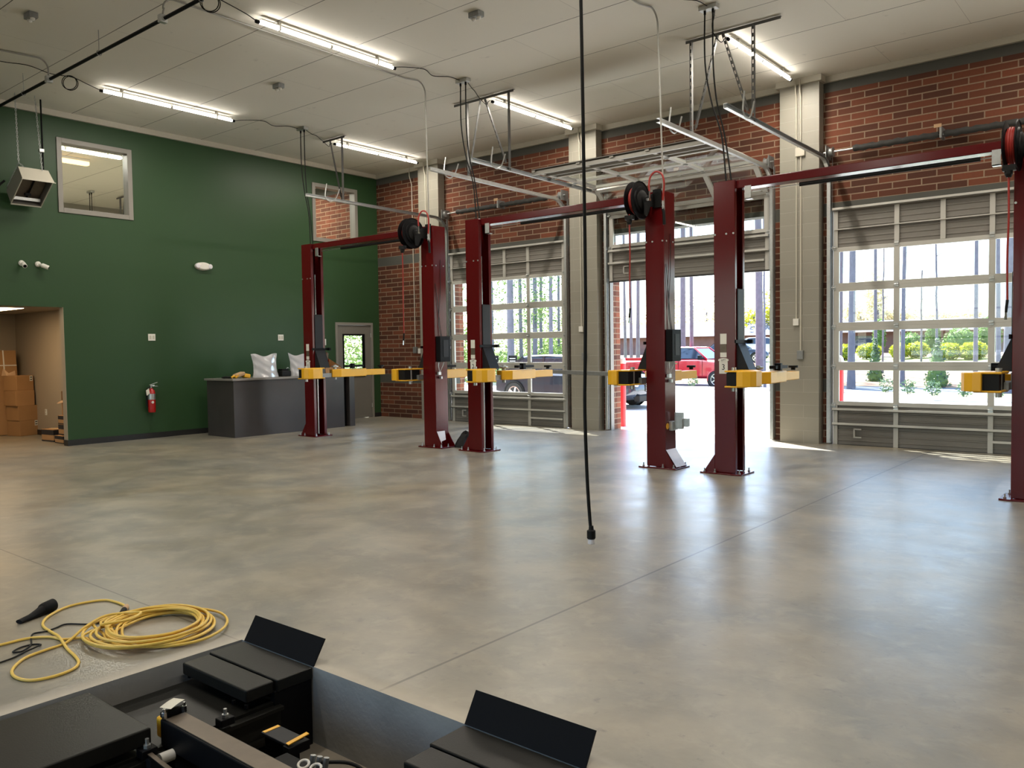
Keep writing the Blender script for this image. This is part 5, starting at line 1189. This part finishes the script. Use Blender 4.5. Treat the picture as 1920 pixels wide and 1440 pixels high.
for x, y, l_ in ((-6.6, 12, 'left'), (-5.62, 12, 'right')):
    t = thing('lawn_sign', 'small black sign board standing outside the left overhead door, %s one' % l_, 'sign', (x, y, 0), 'small black yard signs')
    MB().box(x-.22, y-.02, .80, x+.22, y+.02, 1.36).build('board', M['black'], t, bevel=.01)
    for s in (-.17, .17): MB().box(x+s-.02, y-.025, -.05, x+s+.02, y+.025, .82).build('leg', M['black'], t)
    for k in range(3): MB().box(x-.15, y-.024, 1.02+.10*k, x+.15, y-.02, 1.05+.10*k).build('white_lettering_bar', M['white_plastic'], t)
def bollard(x, y, label):
    t = thing('bollard', label, 'bollard', (x, y, 0), 'red bollards')
    MB().lathe([(.09, -.03), (.09, 1.33), (.075, 1.38), (.04, 1.41), (.005, 1.42)], (x, y, 0), n=24).build('cover', M['bollard'], t, smooth=True)
    MB().lathe([(.093, 1.28), (.093, 1.33), (.078, 1.385), (.042, 1.416), (.005, 1.426)], (x, y, 0), n=24).build('reflective_cap', M['white_plastic'], t, smooth=True)
bollard(6.33, 1.0, 'red bollard outside at the left of the open door')
bollard(10.72, 1.0, 'red bollard outside behind the left panes of the right door')

# ------------------------------------------------------------------ vehicles
def car(name, label, loc, rz, L, W, body, st, cab, wheels, wr, cat='car', grille=True, bed=None, grp=None):
    """st: (x, z_bottom, z_top, half width) stations; cab: (x, z, half width) upper outline points, roofs"""
    t = thing(name, label, cat, loc, grp); t.rotation_euler.z = rz
    def ringf(x, zb, zt, w_): return [(x, -w_*.82, zb), (x, -w_, zb+.12), (x, -w_*1.0, (zb+zt)/2), (x, -w_*.97, zt-.10), (x, -w_*.86, zt), (x, w_*.86, zt), (x, w_*.97, zt-.10), (x, w_*1.0, (zb+zt)/2), (x, w_, zb+.12), (x, w_*.82, zb)]
    MB().loft([ringf(*s_) for s_ in st]).build('body', M[body], t, smooth=True, local=True)
    def cf(k, zt, ins):
        pass
    base, top = cab
    # greenhouse: glass block with body-coloured roof and pillars
    zb_, zt_ = base[4], top[4]
    gl = MB().add([(base[0], -base[2], zb_), (base[1], -base[3], zb_), (base[1], base[3], zb_), (base[0], base[2], zb_), (top[0], -top[2], zt_), (top[1], -top[3], zt_), (top[1], top[3], zt_), (top[0], top[2], zt_)],
                  [(0, 1, 2, 3), (4, 5, 6, 7), (0, 1, 5, 4), (1, 2, 6, 5), (2, 3, 7, 6), (3, 0, 4, 7)])
    gl.build('window_glass', M['car_glass'], t, local=True, bevel=.04, seg=3)
    rf = MB().loft([[(x, -w_, z), (x, -w_*.9, z+.05), (x, w_*.9, z+.05), (x, w_, z)] for x, w_, z in ((top[0]-.04, top[2], zt_-.03), (top[0]+.15, top[2]+.01, zt_), ((top[0]+top[1])/2, top[2]+.02, zt_+.02), (top[1]-.1, top[3]+.01, zt_), (top[1]+.04, top[3], zt_-.03))])
    rf.build('roof', M[body], t, smooth=True, local=True)
    for sx in (-1, 1):
        for u in (0, .48, 1):
            xb = base[0]+(base[1]-base[0])*u; xt = top[0]+(top[1]-top[0])*u; wb = (base[2] if u < .5 else base[3])+.008; wt = (top[2] if u < .5 else top[3])+.008
            MB().bar((xb, sx*wb, zb_), (xt, sx*wt, zt_), .07, .03, up=(0, 1, 0)).build('pillar', M[body], t, local=True)
    for wx in wheels:
        for sy in (-1, 1):
            y = sy*(W/2-.085)
            MB().lathe([(wr+.055, -.02), (wr+.055, .012), (wr*.5, .012)], (wx, sy*W/2, wr+.01), (0, sy, 0), 28).build('wheel_well', M['matt_black'], t, local=True)
            w_ = MB().lathe([(wr*.55, -.11), (wr*.95, -.11), (wr, -.07), (wr, .07), (wr*.95, .11), (wr*.55, .11)], (wx, y, wr), (0, 1, 0), 28).build('wheel', M['tyre'], t, smooth=True, local=True)
            rm = MB().lathe([(wr*.62, .085), (wr*.66, .112), (wr*.58, .112), (wr*.55, .09)], (wx, y, wr), (0, sy, 0), 24)
            for k in range(5):
                a = 2*PI*k/5; rm.bar((wx, y+sy*.10, wr), (wx+math.cos(a)*wr*.6, y+sy*.105, wr+math.sin(a)*wr*.6), .055, .02, up=(0, 1, 0))
            rm.lathe([(.05, .09), (.05, .12), (.02, .125)], (wx, y, wr), (0, sy, 0), 12)
            rm.build('rim', M['chrome'], w_, local=True)
            MB().tube([(wx+math.cos(R(a))*(wr+.035), sy*(W/2+.0), wr+math.sin(R(a))*(wr+.035)) for a in range(-10, 191, 20)], .03, 6).build('wheel_arch', M['matt_black'] if body != 'car_red' else M[body], t, local=True)
    return t
# dark crossover parked along the wall, nose to the right
st = [(-.52, .42, .80, .72), (-.40, .30, .98, .86), (0, .24, 1.02, .92), (.6, .22, 1.00, .93), (1.6, .22, .98, .93), (2.6, .22, .96, .93), (3.4, .22, .90, .92), (4.0, .24, .84, .88), (4.25, .28, .76, .78), (4.33, .34, .62, .66)]
t = car('dark_car', 'dark blue-grey car parked outside along the wall, nose by the open door', (0, 5.72, -.02), 0, 4.85, 1.86, 'car_dark', st, ((-.25, 2.9, .74, .78, .93), (.45, 2.0, .60, .62, 1.40)), (.35, 3.25), .34)
MB().box(4.31, -.36, .46, 4.345, .36, .70).build('grille', M['matt_black'], t, local=True, bevel=.02)
for k in range(4): MB().box(4.335, -.34, .49+.055*k, 4.36, .34, .51+.055*k).build('grille_bar', M['chrome'], t, local=True)
for s in (-1, 1):
    MB().obox((4.22, s*.62, .66), (.16, .26, .12), Matrix.Rotation(-s*.35, 3, 'Z').to_4x4()).build('headlight', M['white_film'], t, local=True, bevel=.02)
    MB().obox((2.35, s*.98, .98), (.12, .16, .10)).build('mirror', M['car_dark'], t, local=True, bevel=.03)
MB().box(4.20, -.70, .20, 4.37, .70, .38).build('lower_bumper', M['matt_black'], t, local=True, bevel=.03)
MB().box(-.56, -.5, .36, -.50, .5, .50).build('rear_bumper', M['chrome'], t, local=True, bevel=.01)
# bright red pickup on the street
st = [(-6.2, .55, 1.15, .86), (-6.1, .45, 1.28, .96), (-4.6, .42, 1.30, .98), (-4.5, .42, 1.34, .98), (-2.0, .42, 1.36, .98), (-1.2, .42, 1.30, .98), (-.1, .45, 1.24, .96), (.12, .5, 1.12, .86)]
t = car('red_pickup', 'bright red crew-cab pickup truck parked on the street beyond the open door', (-.55, 22.9, -.33), 0, 6.3, 1.98, 'car_red', st, ((-4.3, -1.5, .90, .90, 1.34), (-4.1, -2.2, .78, .76, 1.88)), (-5.1, -1.0), .40, 'pickup truck')
for s in (-1, 1):
    MB().box(-6.1, s*.93-.03, 1.28, -4.5, s*.93+.03, 1.42).build('bed_rail', M['car_red'], t, local=True, bevel=.01)
    MB().obox((-1.75, s*1.12, 1.42), (.14, .24, .22)).build('mirror', M['matt_black'], t, local=True, bevel=.03)
MB().box(.10, -.6, .7, .16, .6, 1.1).build('grille', M['chrome'], t, local=True)
MB().box(.02, -.9, .45, .22, .9, .62).build('bumper', M['chrome'], t, local=True, bevel=.02)
for x in (-4.4, -2.95, -1.7): MB().box(x-.006, -.987, .55, x+.006, -.975, 1.3).build('door_seam', M['matt_black'], t, local=True)
MB().box(-3.15, -1.0, 1.12, -3.0, -.975, 1.16).build('door_handle', M['chrome'], t, local=True)
stc = [(-2.2, .35, .8, .8), (-2.0, .25, .95, .88), (0, .22, .95, .9), (1.2, .22, .90, .9), (2.0, .25, .8, .85), (2.2, .35, .65, .7)]
cabc = ((-1.7, 1.1, .78, .78, .93), (-1.1, .4, .62, .62, 1.4))
for x, y, rz, m, lab in ((-8.2, 38.5, .5, 'car_dark', 'distant dark car with bright roof between the red post and thick trunk'), (-9.3, 46, .5, 'car_white', 'distant silver car behind the dark one near the thick trunk'), (-7.2, 31, .1, 'car_red', 'second red vehicle just behind the red pickup roof')):
    car('parked_car', lab, (x, y, gz(y)), rz, 4.4, 1.8, m, stc, cabc, (-1.35, 1.35), .33, grp='cars parked far beyond the open door')
# long low building beyond the street
t = thing('low_building', 'long low brick building with a pale grey roof beyond the street', 'building', (-20, 62, .8))
MB().box(-35, 58, .7, -13, 66, 2.55).build('wall', M['wall_dark'], t)
MB().prism([(57, 2.55), (67, 2.55), (62, 3.9), (60, 3.9)], -36, -12, 'x').build('roof', M['asphalt'], t)
t = thing('pale_roofed_building', 'long building with a flat white roof edge beyond the right overhead door', 'building', (6, 64, .8))
MB().box(-9, 60, .7, 30, 68, 2.6).build('wall', M['wall_dark'], t)
MB().box(-10, 58.5, 2.6, 31, 69, 3.55).build('roof', M['roof_pale'], t, bevel=.05)
for k in range(9): MB().box(-7+4*k, 59.95, 1.1, -5+4*k, 60.0, 2.3).build('window', M['car_glass'], t)
# ------------------------------------------------------------------ render look
sc.view_settings.view_transform = 'Standard'; sc.view_settings.look = 'None'; sc.view_settings.gamma = 1
sc.view_settings.use_curve_mapping = False; sc.view_settings.exposure = 0.32
sc.cycles.use_denoising = True; sc.cycles.denoiser = 'OPENIMAGEDENOISE'
sc.cycles.max_bounces = 10; sc.cycles.diffuse_bounces = 6; sc.cycles.glossy_bounces = 4; sc.cycles.transparent_max_bounces = 16
sc.cycles.caustics_reflective = False; sc.cycles.caustics_refractive = False; sc.cycles.sample_clamp_indirect = 3
